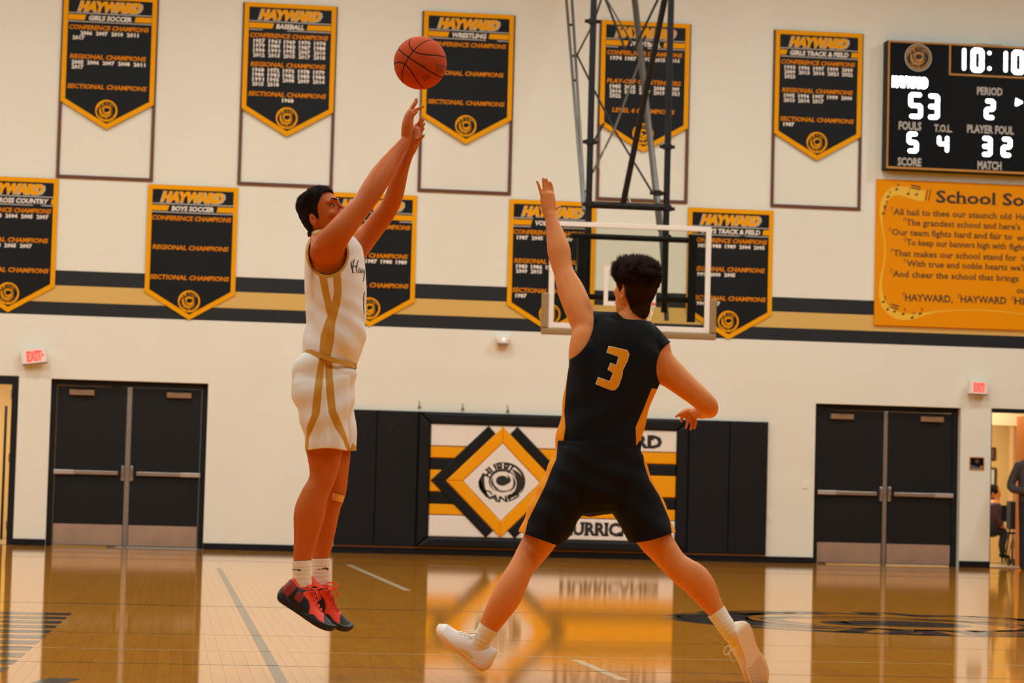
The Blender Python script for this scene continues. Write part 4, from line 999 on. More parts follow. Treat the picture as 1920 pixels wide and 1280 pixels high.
def head_dents(me, M_):
    a = coords(me); Mi = np.array(M_.inverted()); R3 = np.array(M_.to_3x3()); h = a@Mi[:3, :3].T+Mi[:3, 3]
    near_ = np.linalg.norm(h, axis=1) < .16
    def dent(c, r, amp, axis):
        nonlocal h
        d = np.linalg.norm((h-np.array(c))/np.array(r), axis=1); w_ = np.where(near_, np.exp(-d**2*1.6), 0); h = h+np.array(axis)[None]*(amp*w_)[:, None]
    for s_ in (-1, 1):
        dent((.086, s_*.031, .018), (.02, .017, .011), -.010, (1, 0, 0)); dent((-.006, s_*.087, -.009), (.010, .01, .017), -.010, (0, s_, 0))
        dent((.108, s_*.009, -.036), (.007, .005, .005), .004, (0, 0, 1))
    dent((.092, 0, -.064), (.01, .022, .003), -.004, (1, 0, 0))
    b = a.copy(); b[near_] = (h[near_])@R3.T+np.array(M_.translation); setco(me, b)
def face_bits(M_, root, hairm, far=True):
    R3 = M_.to_3x3()
    for s_ in (-1, 1):
        mb = MB(); v, f = ellipsoid((.0705, s_*.031, .018), (.0122, .0122, .0122), M_); mb.add(v, f, K['eye']); e = mb.build('eye', root, smooth=True)
        mb = MB(); v, f = ellipsoid((.0802, s_*.031+.002, .0165), (.0040, .0066, .0066), M_, 12, 8); mb.add(v, f, K['iris']); mb.build('iris', e, smooth=True)
        for dz, th in ((.0060, .0046), (-.0064, .0040)):
            mb = MB(); v, f = loft([(M_ @ Vector((.0785-abs(k)*.006, s_*(.031+.0145*k), .018+dz*(1-k*k*.75))), th, th) for k in (-1, -.5, 0, .5, 1)], 8, 2); mb.add(v, f, K['skin1'] if dz < 0 else K['iris']); mb.build('eyelid', root, smooth=True)
        mb = MB(); v, f = loft([(M_ @ Vector(p), r, r*.7) for p, r in (((.099, s_*.010, .036), .003), ((.0975, s_*.02, .040), .0040), ((.0900, s_*.036, .0445), .0036), ((.073, s_*.056, .037), .002))], 10, 3, dep=R3 @ Vector((1, 0, 0)))
        mb.add(v, f, hairm); mb.build('eyebrow', root, smooth=True)
def make_hair(M_, root, m, line, thick, spikes, seed, voxel=.004, tuft=None, slen=.009, extra=(), clip=None, back=0):
    rnd = random.Random(seed); me = fuse(head_parts(M_, thick+.001, True)+list(extra), voxel, 3)
    Mi = np.array(M_.inverted()); loc = lambda a: np.asarray(a)@Mi[:3, :3].T+Mi[:3, 3]
    def f(a):
        h = loc(a); az = np.degrees(np.arctan2(np.abs(h[:, 1]), h[:, 0])); return h[:, 2]-np.interp(az, [p[0] for p in line], [p[1] for p in line])
    a = coords(me); h = loc(a); az = np.degrees(np.arctan2(np.abs(h[:, 1]), h[:, 0]))
    if tuft is not None: a = a+vnormals(me)*tuft(h, az)[:, None]
    a = a+vnormals(me)*(.0025*fnoise(a, (70, 70, 70), seed))[:, None]; setco(me, a)
    side = np.clip((.05-h[:, 2])/.05, 0, 1)*np.where(az > 50, 1, 0)*(1-back*np.clip((az-95)/20, 0, 1))   # the sides are clipped short
    a = coords(me)-vnormals(me)*(side*(thick-.004))[:, None]; setco(me, a)
    if clip is not None:
        f0 = f; f = lambda a: np.minimum(f0(a), clip(a))
    cut(me, f); relax_rim(me, 2); nrm = vnormals(me); a = coords(me); h = loc(a)
    mb = MB(); idx = [i for i in range(len(a))]
    R3 = np.array(M_.to_3x3())
    for _ in range(spikes):
        i = rnd.choice(idx); p = a[i]; hh = h[i]; top_ = min(1, max(.12, (hh[2]-.02)/.07)); n = nrm[i]
        fl_ = R3@np.array([.7*rnd.uniform(.2, 1), rnd.uniform(-.5, .5), .35]); cl = noise.noise_vector(Vector(hh*38)); d = n*.45+fl_*.55*top_+R3@np.array(cl)*.9*top_+R3@np.array([0, 0, -.8])*(1-top_); d /= np.linalg.norm(d)
        L = (.004+slen*top_*(.7+.9*max(0, cl[2])+.5*max(0, hh[0]*8)))*rnd.uniform(.6, 1.2); w_ = .0016; s_ = np.cross(d, n+np.array([.01, .02, 0])); s_ /= max(np.linalg.norm(s_), 1e-6); u = np.cross(s_, d); q = p-n*.003
        mb.add([q+s_*w_, q-s_*w_*.5+u*w_, q-s_*w_*.5-u*w_, q+d*L], [(0, 1, 3), (1, 2, 3), (2, 0, 3)], m)
    vs, fs = [tuple(v) for v in a], [tuple(p.vertices) for p in me.polygons]; mb.add(vs, fs, m)
    me2 = mb.build('hair', root, smooth=True); return me2
def shoe(M_, L, kind, root, name='shoe', label=None, wide=1.0, tall=1.0):
    """M_: heel-to-toe frame (x toe, y left, z up), origin under the heel"""
    S_ = np.array([  # s, half width, height of top, toe spring
        (0, .004, .050, .026), (.006, .014, .060, .020), (.018, .023, .080, .013), (.04, .030, .104, .006), (.08, .035, .112, .001), (.14, .037, .108, 0), (.26, .037, .100, 0), (.36, .038, .112, 0), (.42, .040, .108, 0), (.52, .044, .088, 0), (.62, .049, .070, 0), (.72, .052, .058, 0), (.82, .050, .050, .002), (.90, .044, .045, .006), (.96, .031, .038, .011), (.99, .016, .032, .016), (1.0, .004, .026, .020)])
    if kind == 'white': S_[-8:, 2] += np.array([.002, .006, .010, .014, .018, .016, .010, .006])
    S_[:, 1] *= wide; S_[:, 2] *= tall
    ss = np.concatenate([np.linspace(0, .1, 8), np.linspace(.12, .9, 40), np.linspace(.91, 1, 8)]); seg = 40; rows = []; vs = []; fs = []; info = []
    for s_ in ss:
        hw, ht, sp = (np.interp(s_, S_[:, 0], S_[:, k]) for k in (1, 2, 3)); zb = .016+sp
        for k in range(seg):
            q = 2*PI*k/seg; c_, n_ = math.cos(q), math.sin(q); y = hw*math.copysign(abs(c_)**.75, c_); hgt = ht-zb
            z = zb+(hgt*(n_**(.8)) if n_ > 0 else 0); 
            if n_ > 0: y *= (1-.52*n_**1.4) if s_ > .3 else (1-.25*n_**2)
            vs.append(M_ @ Vector((s_*L, y, z))); info.append((s_, y, z, n_, ht))
    for i in range(len(ss)-1):
        for k in range(seg): j = (k+1) % seg; fs.append((i*seg+k, i*seg+j, (i+1)*seg+j, (i+1)*seg+k))
    fs.append(tuple(range(seg-1, -1, -1))); fs.append(tuple(range((len(ss)-1)*seg, len(ss)*seg)))
    me = bpy.data.meshes.new(name); me.from_pydata([tuple(v) for v in vs], [], fs); me.polygons.foreach_set('use_smooth', [True]*len(fs)); I = np.array(info)
    s_, y, z, n_, ht = I.T; red = np.full(len(s_), -1.); mesh_ = np.full(len(s_), -1.)
    if kind == 'black':
        zz = z*3.33; pd = lambda poly, k=60: polydist(s_, zz, poly)*k
        collar = pd([(.02, .335), (.10, .335), (.2, .305), (.33, .335), (.38, .36), (.36, .40), (.2, .36), (.1, .40), (.0, .40)])
        band = pd([(.30, .29), (.40, .36), (.47, .42), (.60, .34), (.70, .24), (.80, .13), (.93, .03), (.82, .075), (.72, .10), (.63, .12), (.56, .085), (.53, .17), (.44, .24), (.34, .26)])
        red = np.maximum(collar, band); red = np.where((n_ > .90) & (s_ > .40) & (s_ < .72), -1, red)
        mesh_ = np.maximum(pd([(.01, .15), (.16, .12), (.19, .30), (.11, .33), (.02, .31)]), pd([(.24, .16), (.36, .14), (.36, .26), (.24, .28)]))
    setattr_(me, 'red', red); setattr_(me, 'meshy', mesh_)
    o = link(name, me, root, K['shoe_'+kind], label=label)
    # sole
    vs = []; fs = []; seg = 32; prof = [(.0, 1.0), (.003, 1.05), (.012, 1.08), (.020, 1.06), (.027, 1.0)]
    ring_ = []
    for k in range(seg*2):
        t = k/(seg*2)*2; s_ = (1-math.cos(PI*(t if t < 1 else 2-t)))/2; sd = 1 if t < 1 else -1
        hw = np.interp(s_, S_[:, 0], S_[:, 1]); sp = np.interp(s_, S_[:, 0], S_[:, 3]); ring_.append((s_, sd*hw*(.9 if .3 < s_ < .5 else 1), sp))
    for dz, kx in prof:
        for s_, y, sp in ring_: vs.append(M_ @ Vector((L*(.5+(s_-.5)*(1+(kx-1)*.35)), y*kx*1.04, dz+sp-(.0)+(.010 if s_ < .12 and dz > .02 else 0))))
    n = seg*2
    for i in range(len(prof)-1):
        for k in range(n): j = (k+1) % n; fs.append((i*n+k, i*n+j, (i+1)*n+j, (i+1)*n+k))
    mb = MB(); mb.add(vs, fs, K['sole_'+kind]); b = [v for v in vs[:n]]
    # underside as strips from side to side
    half = seg; us = []
    for k in range(half+1): us += [vs[k], vs[(n-k) % n]]
    mb.add(us, [(2*i, 2*i+1, 2*i+3, 2*i+2) for i in range(half)], K['sole_'+kind]); us = [vs[(len(prof)-1)*n+k] for k in range(n)]; mb.add(us, [tuple(range(n))], K['sole_'+kind])
    mb.build('sole', o, smooth=True, label='pale see-through sole' if kind == 'white' else 'black sole')
    if kind == 'white':      # tread ribs under the forefoot and heel
        mb = MB()
        for k in range(9):
            s_ = .56+k*.045; hw = np.interp(s_, S_[:, 0], S_[:, 1])*.8
            mb.tube([M_ @ Vector((s_*L+.006*math.sin(t*3), hw*t, -.001+np.interp(s_, S_[:, 0], S_[:, 3]))) for t in np.linspace(-1, 1, 9)], .0022, K['tread'], 5)
        mb.build('tread', o)
    # laces: crossings and a bow
    def top_at(s_, y=0): return np.interp(s_, S_[:, 0], S_[:, 2])-abs(y)*.55
    mb = MB(); lk = K['lace_'+kind]
    for k in range(5):
        s0 = .40+.062*k; s1 = s0+.05; hw = .017
        for sd in (-1, 1): mb.tube([M_ @ Vector((L*s0, -sd*hw, top_at(s0, hw)+.002)), M_ @ Vector((L*(s0+s1)/2, 0, top_at((s0+s1)/2)+.005)), M_ @ Vector((L*s1, sd*hw, top_at(s1, hw)+.002))], .0032, lk, 6)
    for sd in (-1, 1):
        mb.tube([M_ @ Vector((L*.40+.026*math.sin(q)*.9+.0, sd*(.004+.024*math.sin(q/2)**2), .118+.022*(1-math.cos(q))*.5*(.8)+.010*math.sin(q))) for q in np.linspace(0, 2*PI, 14)], .0032, lk, 6)
        mb.tube([M_ @ Vector((L*.40, 0, .118)), M_ @ Vector((L*.40+.02, sd*.022, .118)), M_ @ Vector((L*.40+.05, sd*.034, .095))], .0030, lk, 6)
    mb.build('laces', o, smooth=True)
    return o
K['shoe_black'] = maskmat('black_red_shoe', (24, 20, 22), [('meshy', (150, 44, 26)), ('red', (250, 66, 10))], .55, .04, 220)
K['sole_black'] = mat('black_rubber', (24, 21, 22), .6); K['lace_black'] = mat('red_lace', (252, 78, 24), .7)
K['shoe_white'] = mat('white_shoe', (240, 232, 222), .45, bump=.1, bump_scale=30); K['sole_white'] = mat('clear_sole', (240, 212, 178), .35, sss=.2); K['lace_white'] = mat('white_lace', (240, 236, 226), .7); K['tread'] = mat('tread', (214, 170, 120), .5)
K['sock'] = mat('white_sock', (238, 228, 206), .85, bump=.12, bump_scale=150)

# ================================================================ the shooter
SY_ = -22.77
def mk(Y0):
    def f(px, py, d=0.0): return at(px, py, Y0+d)
    return f
Q = mk(SY_); k1 = 1/scale_at(SY_)
def C(px, py, d, r, rb=None): return (Q(px, py, d), r*k1, (rb if rb is not None else r*k1))
base = Q(600, 1183, 0)
shooter = empty('person', (base.x, SY_, base.z), 'person in a white and gold uniform jumping with both arms raised to shoot', 'person', 'basketball players')
hc = Q(603, 407, 0)
HM1 = head_frame(hc, (math.cos(math.radians(30))*math.cos(math.radians(23)), -math.sin(math.radians(30))*math.cos(math.radians(23)), math.sin(math.radians(23))), (-.36, .1, .93))
def finger(Qf, pts, r0, kk): return loft([(Qf(*p), (r0*(1-.13*i))*kk, (r0*(1-.13*i))*kk) for i, p in enumerate(pts)], 10, 3)
torso1 = [C(609, 449, .02, 19, .07), C(622, 462, .0, 36, .13), C(627, 485, 0, 50, .150), C(628, 520, 0, 51, .150), C(629, 560, 0, 48, .142), C(628, 600, 0, 45, .138), C(620, 645, 0, 45, .145), C(610, 690, 0, 52, .155), C(608, 730, 0, 50, .15)]
legN = [C(606, 715, -.085, 50, .085), C(606, 780, -.09, 44, .082), C(608, 840, -.09, 34.5, .076), C(607, 880, -.09, 27, .062), C(601, 905, -.09, 23.5, .055), C(589, 930, -.09, 25.5, .056), C(580, 962, -.09, 28.5, .058), C(574, 1003, -.09, 23, .047), C(568, 1040, -.09, 17.5, .037), C(566, 1075, -.09, 15.5, .034), C(566, 1098, -.09, 15, .034)]
legF = [C(618, 715, .085, 46, .085), C(622, 780, .09, 38, .082), C(628, 845, .09, 30, .072), C(629, 890, .09, 24, .06), C(627, 920, .09, 22, .055), C(617, 950, .09, 21.5, .055), C(609, 985, .09, 22, .052), C(605, 1020, .09, 18.5, .042), C(601, 1050, .09, 15.8, .036), C(601, 1078, .09, 14.8, .034), C(602, 1096, .09, 14.5, .034)]
armN = [C(611, 478, -.125, 30, .052), C(619, 458, -.15, 30, .060), C(636, 435, -.175, 25.5, .056), C(660, 406, -.17, 22, .050), C(682, 380, -.16, 20, .045), C(700, 352, -.14, 21.5, .046), C(719, 322, -.11, 20, .042), C(740, 291, -.07, 14.5, .033), C(760, 264, -.04, 10, .025), C(763, 252, -.035, 10, .026)]
armF = [C(658, 470, .13, 30, .058), C(672, 458, .15, 27, .056), C(692, 438, .15, 21.5, .050), C(713, 411, .13, 20, .045), C(730, 388, .10, 18, .042), C(740, 364, .07, 17, .040), C(747, 338, .045, 15.5, .036), C(756, 312, .03, 12, .030), C(767, 288, .015, 9, .024), C(771, 280, .012, 9, .025)]
hN = [loft([C(762, 256, -.035, 10, .030), C(763.5, 240, -.03, 11, .040), C(766, 224, -.025, 10, .043), C(769, 213, -.02, 8, .041)], 16, 4)]
hN += [finger(Q, [(767, 216, .012), (771, 203, .016), (777, 193, .018), (781, 185, .018)], 4.4, k1), finger(Q, [(769, 214, -.005), (774, 201, -.004), (779, 194, -.004), (782, 189, -.004)], 4.5, k1),
       finger(Q, [(771, 216, -.026), (777, 208, -.028), (785, 204, -.028), (794, 199.5, -.026)], 4.3, k1), finger(Q, [(769, 222, -.046), (775, 216, -.052), (780, 211, -.053), (783, 207, -.052)], 3.8, k1),
       finger(Q, [(768, 244, .002), (774, 240, .018), (779, 236, .028), (781, 232, .032)], 5.0, k1)]
hF = [loft([C(770, 284, .015, 9, .028), C(775, 270, .02, 10.5, .038), C(779, 256, .03, 10, .04), C(781, 246, .036, 8, .038)], 16, 4)]
hF += [finger(Q, [(778, 262, -.004), (784, 263, -.012), (790, 258, -.016), (795, 253.5, -.016)], 4.6, k1), finger(Q, [(780, 250, .02), (783, 238, .02), (787, 228, .02), (790, 220, .02)], 4.6, k1),
       finger(Q, [(781, 250, .04), (786, 238, .042), (791, 229, .042), (794, 223, .042)], 4.4, k1), finger(Q, [(782, 252, .056), (788, 243, .06), (793, 236, .06), (796, 231, .06)], 4.1, k1), finger(Q, [(782, 256, .07), (788, 249, .078), (792, 244, .08), (795, 240, .08)], 3.6, k1)]
neck1 = [(HM1 @ Vector((-.018, 0, -.015)), .054, .052), (HM1 @ Vector((-.02, 0, -.075)), .052, .052), (Q(606, 447, 0), .050, .060), (Q(612, 468, .0), .075, .09)]
parts = head_parts(HM1)+[loft(torso1), loft(legN), loft(legF), loft(armN), loft(armF), loft(neck1, 20, 5)]+hN+hF
parts += [loft([C(614, 474, -.10, 31, .050), C(613, 500, -.092, 33, .055), C(613, 540, -.07, 35, .060)], 20, 4), loft([C(596, 452, -.05, 14, .04), C(600, 458, -.10, 18, .045), C(606, 468, -.145, 30, .05)], 16, 4), loft([C(620, 455, .05, 14, .04), C(640, 458, .10, 18, .045), C(656, 466, .13, 24, .05)], 16, 4)]
b1m = fuse(parts, .0036, 5, .5); blend(b1m, lambda a: np.maximum.reduce([ball_w(a, Q(612, 484, -.14), .17), ball_w(a, Q(664, 462, .13), .16), ball_w(a, Q(604, 452, 0), .09)]), 60); head_dents(b1m, HM1)
face_bits(HM1, shooter, K['hair1'])
make_hair(HM1, shooter, K['hair1'], [(0, .088), (35, .084), (50, .068), (64, .046), (73, .020), (78, -.012), (86, -.012), (90, .018), (106, .022), (116, -.03), (135, -.08), (180, -.098)], .003, 9000, 5, slen=.006, clip=lambda a: (443-proj(a)[1])*k1, extra=[loft([(p, a+.004, b+.004) for p, a, b in neck1[:3]], 20, 5), ellipsoid((-.040, 0, -.062), (.047, .052, .05), HM1)],
          tuft=lambda h, az: .007*np.clip((h[:, 2]-.05)/.05, 0, 1)*np.clip((h[:, 0]+.06)/.1, 0, 1))
# jersey
k_ = k1
jers = [C(601, 444, .01, 17, .07), C(608, 452, .0, 29, .11), C(618, 463, 0, 44.5, .150), C(624, 474, 0, 52.5, .162), C(627, 487, 0, 55.5, .166), C(628, 520, 0, 57, .170), C(630, 560, 0, 56.5, .165), C(631, 600, 0, 55.5, .162), C(628, 630, 0, 57.5, .168), C(620, 658, 0, 54, .168), C(612, 700, 0, 50, .165)]
jm = fuse([loft(jers, 36, 6), loft([C(592, 447, .01, 8, .06), C(589, 458, .01, 14, .09), C(588, 474, .01, 15.5, .12), C(588, 495, .0, 16, .13), C(590, 530, .0, 16.5, .125), C(596, 570, .0, 16, .11), C(604, 610, .0, 16, .09)], 20, 5), loft([C(612, 452, -.06, 16, .05), C(606, 462, -.11, 26, .05), C(610, 480, -.135, 34, .045)], 16, 4), loft([C(640, 452, .06, 12, .05), C(658, 462, .11, 22, .045), C(664, 480, .125, 28, .045)], 16, 4)], .0042, 4, .5)
a = coords(jm); px, py, dd = proj(a)
fold = .0035*np.sin((py*.9-px*.62)*.15+3.5*fnoise(a, (5, 5, 5), 2))*(.5+np.abs(fnoise(a, (4, 4, 4), 21))*1.6)*np.clip((py-520)/80, 0, 1)+.004*fnoise(a, (9, 9, 5), 4)*np.clip((py-480)/60, .2, 1)
setco(jm, a+vnormals(jm)*fold[:, None])
def fj(a):
    px, py, yy = proj(a); d = yy-SY_; t = (px-565)/105; line = 661+22*t
    bottom = (line-py)*k1
    e1 = (np.sqrt(((px-614)/37)**2+((py-474)/42)**2)-1)*.09; e1 = np.where(d < -.03, e1, 1)
    e2 = (np.sqrt(((px-672)/30)**2+((py-464)/40)**2)-1)*.09; e2 = np.where(d > .03, e2, 1)
    nk = (np.linalg.norm((a-np.array(Q(614, 440, -.0)))/np.array([.070, .075, .060]), axis=1)-1)*.07
    return np.minimum(np.minimum(bottom, nk), np.minimum(e1, e2))
cut(jm, fj); relax_rim(jm, 4)
a = coords(jm); px, py, yy = proj(a); d = yy-SY_
e1 = (np.sqrt(((px-614)/37)**2+((py-474)/42)**2)-1)*40; e2 = (np.sqrt(((px-672)/30)**2+((py-464)/40)**2)-1)*36; nk = (np.linalg.norm((a-np.array(Q(614, 440, -.0)))/np.array([.070, .075, .060]), axis=1)-1)*30
g1 = polydist(px, py, [(596, 508), (612, 512), (617, 545), (625, 580), (627, 600), (618, 604), (611, 580), (605, 552)]); g2 = polydist(px, py, [(624, 508), (638, 502), (641, 545), (638, 570), (629, 603), (626, 640), (620, 670), (598, 668), (601, 630), (610, 602), (620, 578), (626, 550)])
gold = np.maximum(np.maximum(g1, g2), np.maximum(np.where(d < 0, 4.5-e1, -1), np.maximum(np.where(d > 0, 4.5-e2, -1), 4-nk)))
jm = (lambda m: m)(jm); tuck(b1m, jm, lambda a: (fj(a) > .012) & (proj(a)[1] < 700) & (proj(a)[1] > 458)); setattr_(jm, 'gold', gold); jbv = bvh_of(jm); jm = thicken(jm, .003)
K['jersey1'] = maskmat('white_gold_jersey', (240, 232, 220), [('gold', (206, 146, 34))], .6, .05, 260)
jo = link('jersey', jm, shooter, K['jersey1'], label='white sleeveless jersey with gold side bands')
K['inkb'] = mat('jersey_black_print', (22, 20, 20), .6)
# the script word on the chest and the outlined number edge
def stroke(pts, w_):
    P = [Vector(p) for p in pts]; vs = []; fs = []
    for i, p in enumerate(P):
        t = (P[min(i+1, len(P)-1)]-P[max(i-1, 0)]).normalized(); n = Vector((-t.y, t.x)); ww = w_*(.6+.4*math.sin(PI*i/(len(P)-1))); vs += [tuple(p+n*ww), tuple(p-n*ww)]
        if i: fs.append((2*i-2, 2*i-1, 2*i+1, 2*i))
    return vs, fs
scr = merge(stroke([(661, 489), (658, 492), (658.5, 497), (660, 504), (662, 511), (664, 512)], .9), stroke([(664.5, 485), (663, 490), (661, 500), (660.5, 511)], .9), stroke([(672, 487), (669.5, 494), (668, 503), (669, 512)], .9), stroke([(659.5, 501), (664, 499), (670, 499)], .8),
            stroke([(676, 504), (673.5, 502.5), (672.3, 506), (673, 511.5), (675.3, 510), (676.6, 504), (676.8, 510), (678, 512.5)], .8), stroke([(679, 503), (679, 508), (680.5, 511), (682.3, 504), (682.6, 512), (681.8, 523), (680.4, 528)], .8))
decal(jbv, scr, .0015, 'script_print', jo, K['inkb'], label='black script lettering on the chest')
decal(jbv, merge(stroke([(683.5, 546), (681.5, 556), (681.5, 575), (683, 588)], .7)), .0015, 'number_edge', jo, K['inkb'])
# shorts
sh = [C(617, 668, 0, 46, .155), C(611, 690, 0, 58, .168), C(606, 720, 0, 60, .172), C(608, 750, 0, 56, .17)]
sN = [C(602, 715, -.08, 54, .09), C(606, 755, -.09, 50, .10), C(609, 800, -.09, 43.5, .10), C(612, 850, -.09, 39.5, .10), C(613, 885, -.09, 38, .098)]
sF = [C(620, 715, .08, 48, .09), C(622, 755, .09, 43, .10), C(626, 800, .09, 40, .10), C(630, 850, .09, 37, .10), C(631, 885, .09, 36, .098)]
sm = fuse([loft(sh, 36, 6), loft(sN, 30, 6), loft(sF, 30, 6)], .0042, 4, .5)
a = coords(sm); px, py, dd = proj(a)
fold = .004*np.sin((py*.8+px*.35)*.13+2*fnoise(a, (4, 4, 4), 7))*np.clip((900-py)/150, .3, 1)+.0045*np.sin(px*.22+fnoise(a, (3, 3, 3), 3)*3)*np.clip((py-740)/80, 0, 1)+.004*fnoise(a, (9, 9, 6), 9)
setco(sm, a+vnormals(sm)*fold[:, None])
def fs_(a):
    px, py, yy = proj(a); top_ = (py-(652+37*(px-572)/92))*k1; hem = (845-.00*px-5*np.sin(np.clip((px-573)/78, 0, 1)*PI)-py)*k1
    return np.minimum(top_, hem)
cut(sm, fs_); relax_rim(sm, 4); a = coords(sm); px, py, yy = proj(a)
A_ = [(600.5, 660), (592.5, 705), (587, 748), (584.5, 777), (575, 801), (571, 850), (578, 850), (579, 822), (587, 803.5), (600, 774), (603, 740), (607, 700), (609, 660)]
B_ = [(609, 660), (610, 700), (612.4, 740), (616.4, 774), (628, 801), (644, 827), (651, 846), (660, 850), (651, 822), (641.7, 795.5), (630, 769), (624, 708), (622, 660)]
setattr_(sm, 'gold', np.maximum(np.maximum(polydist(px, py, A_), polydist(px, py, B_)), np.maximum(np.where(yy > SY_, polydist(px, py, [(660, 830), (668, 836), (668, 850), (655, 850)]), -1), -1)))
tuck(b1m, sm, lambda a: (fs_(a) > .02) & (proj(a)[1] > 640)); link('body', b1m, shooter, K['skin1'])
sm = thicken(sm, .003); link('shorts', sm, shooter, K['jersey1'], label='white shorts with two gold side bands')
# waistband rolled over the top of the shorts, with a dark clip
wb = MB(); n = 40; vs = []; fs = []
for j in range(2):
    for i in range(n):
        q = 2*PI*i/n; c_, s_ = math.cos(q), math.sin(q); px_ = 618+50.5*c_; py_ = 668.5+16*c_+(4.5+2.5*(c_+1)/2 if j else -4)+(3*math.sin(PI*(c_+1)/2)); vs.append(Q(px_+(.8 if c_ > 0 else -1.0)*j, py_, .176*s_))
for i in range(n): k2 = (i+1) % n; fs.append((i, k2, n+k2, n+i))
wb.add(vs, fs, mat('gold_waistband', (206, 150, 44), .6, bump=.2, bump_scale=80)); o = wb.build('waistband', shooter, smooth=True, label='gold waistband')
mb = MB(); mb.tube([Q(659, 676, -.05), Q(665, 678, -.055), Q(665.5, 693, -.055), Q(660, 695, -.05)], .0035, K['inkb'], 8); mb.build('belt_clip', shooter, label='black clip at the waistband')
# knee tape, socks, shoes
kt = loft([C(632, 926, .085, 15, .058), C(630.5, 932, .085, 14.8, .058), C(629, 939, .085, 14, .056)], 30, 3, caps=False)
mb = MB(); mb.add(kt[0], kt[1][:-2], mat('knee_tape', (240, 170, 70), .6)); mb.build('knee_tape', shooter, smooth=True, label='yellow tape band under the knee')
for ch, lb in (([C(565.5, 1051, -.09, 18, .041), C(566, 1062, -.09, 17.6, .041), C(566, 1078, -.09, 17.2, .040), C(567, 1100, -.09, 18, .040)], 0), ([C(601, 1047, .09, 17.5, .041), C(601.5, 1060, .09, 17.2, .041), C(602, 1075, .09, 16.8, .040), C(604, 1096, .09, 17, .040)], 1)):
    v, f = loft(ch, 30, 8, caps=False); mb = MB(); rr = []
    R_ = catmull(ch, 8)
    v = [Vector(p) for p in v]
    for i in range(len(R_)):
        g_ = 1+.018*math.sin(i*1.9)*(i > 6)
        c = Vector(R_[i][:3])
        for k in range(30): v[i*30+k] = c+(v[i*30+k]-c)*g_
    mb.add(v, f, K['sock']); so = mb.build('sock', shooter, smooth=True, label='white crew sock')
    mb = MB(); x0, y0 = ((548.5, 1067), (585, 1066))[lb]
    s_bv = BVHTree.FromPolygons([Vector(p) for p in v], [tuple(q) for q in f[:-2]])
    dots = [([(x0+p+r_*math.cos(q), y0+o_+r_*math.sin(q)) for q in np.linspace(0, 2*PI, 7)[:-1]], [tuple(range(6))]) for p, o_, r_ in (((1, 0, 1.2), (4, .4, 1.2), (7, 0, 1.2), (11, .8, 1.8), (14, 1.5, 1.6)) if lb == 0 else ((13, 1.2, 1.4), (18, .4, 1.2), (22, -.6, 1.6), (26, -1, 2.0), (29, .6, 2.0)))]
    decal(s_bv, merge(*dots), .0012, 'sock_print', so, K['inkb'])
def shoe_frame(heel, toe, up):
    f = (toe-heel).normalized(); u = Vector(up); u = (u-f*u.dot(f)).normalized(); l = u.cross(f); M_ = Matrix((f, l, u)).transposed().to_4x4(); M_.translation = heel; return M_
h_, t_ = Q(516, 1121, -.10), Q(620, 1189, -.135)
shoe(shoe_frame(h_, t_, (.55, -.12, .83)), (t_-h_).length*1.0, 'black', shooter, label='black and red basketball shoe, nearer foot')
h_, t_ = Q(549, 1112, .08), Q(652, 1188, .03)
shoe(shoe_frame(h_, t_, (.55, -.35, .80)), (t_-h_).length*1.0, 'black', shooter, label='black and red basketball shoe, farther foot')

# ================================================================ the ball
BY = -33.47+F_PX*CF.y/417*1.0
bc = at(788, 118, BY); br = .1195
nu, nv = 256, 128; vs = []; fs = []
ax_ = (-.4*CR+.1*CU-.91*CF).normalized(); ay_ = .6*CR+.8*CU; ay_ = (ay_-ax_*ay_.dot(ax_)).normalized(); BM = Matrix((ax_, ay_, ax_.cross(ay_))).transposed()
for j in range(nv+1):
    for i in range(nu):
        th, ph = PI*j/nv, 2*PI*i/nu; vs.append(Vector((math.sin(th)*math.cos(ph), math.sin(th)*math.sin(ph), math.cos(th))))
for j in range(nv):
    for i in range(nu): k2 = (i+1) % nu; fs.append((j*nu+i, (j+1)*nu+i, (j+1)*nu+k2, j*nu+k2))
# seams in the ball's own frame: two great circles and the two curved side seams
A = np.array([v[:] for v in vs]); Bi = np.array(BM.inverted()); L_ = A@Bi.T
d1_ = np.abs(L_[:, 2]); d2_ = np.abs(L_[:, 1]); d3_ = np.abs(np.abs(L_[:, 1])-(.30+.75*L_[:, 2]**2))/np.sqrt(1+(1.5*L_[:, 2])**2)
sd_ = np.minimum(np.minimum(d1_, d2_), d3_); groove = np.exp(-(sd_/.025)**2)
V_ = A*(br*(1-.02*groove))[:, None]
me = bpy.data.meshes.new('basketball'); me.from_pydata([tuple(v) for v in V_], [], fs); me.polygons.foreach_set('use_smooth', [True]*len(fs)); setattr_(me, 'seam', (.024-sd_)*30)
K['ball'] = maskmat('basketball_leather', (188, 72, 24), [('seam', (58, 22, 12))], .75, .12, 420); me.materials.append(K['ball'])
K['ball'].node_tree.nodes['Principled BSDF'].inputs['Specular IOR Level'].default_value = .15
ball = bpy.data.objects.new('basketball', me); COL.objects.link(ball); ball.location = bc; tag(ball, 'orange basketball in the air above the raised hands', 'basketball')
bbv = BVHTree.FromPolygons([Vector(v)+bc for v in V_], fs)
def rotpx(tr, cx, cy, ang): c_, s_ = math.cos(ang), math.sin(ang); return [(cx+(x-cx)*c_-(y-cy)*s_, cy+(x-cx)*s_+(y-cy)*c_) for x, y in tr[0]], tr[1]
def pxtext(t, cx, cy, h, w_, ang=0, bold=.03):
    v, f = fit_text(t, 0, 0, h, w_, 0, bold, 'c'); v = [(cx+x, cy-(y-h/2)) for x, y in v]; return rotpx((v, f), cx, cy, ang)
K['ballprint'] = mat('ball_print', (110, 44, 24), .6)
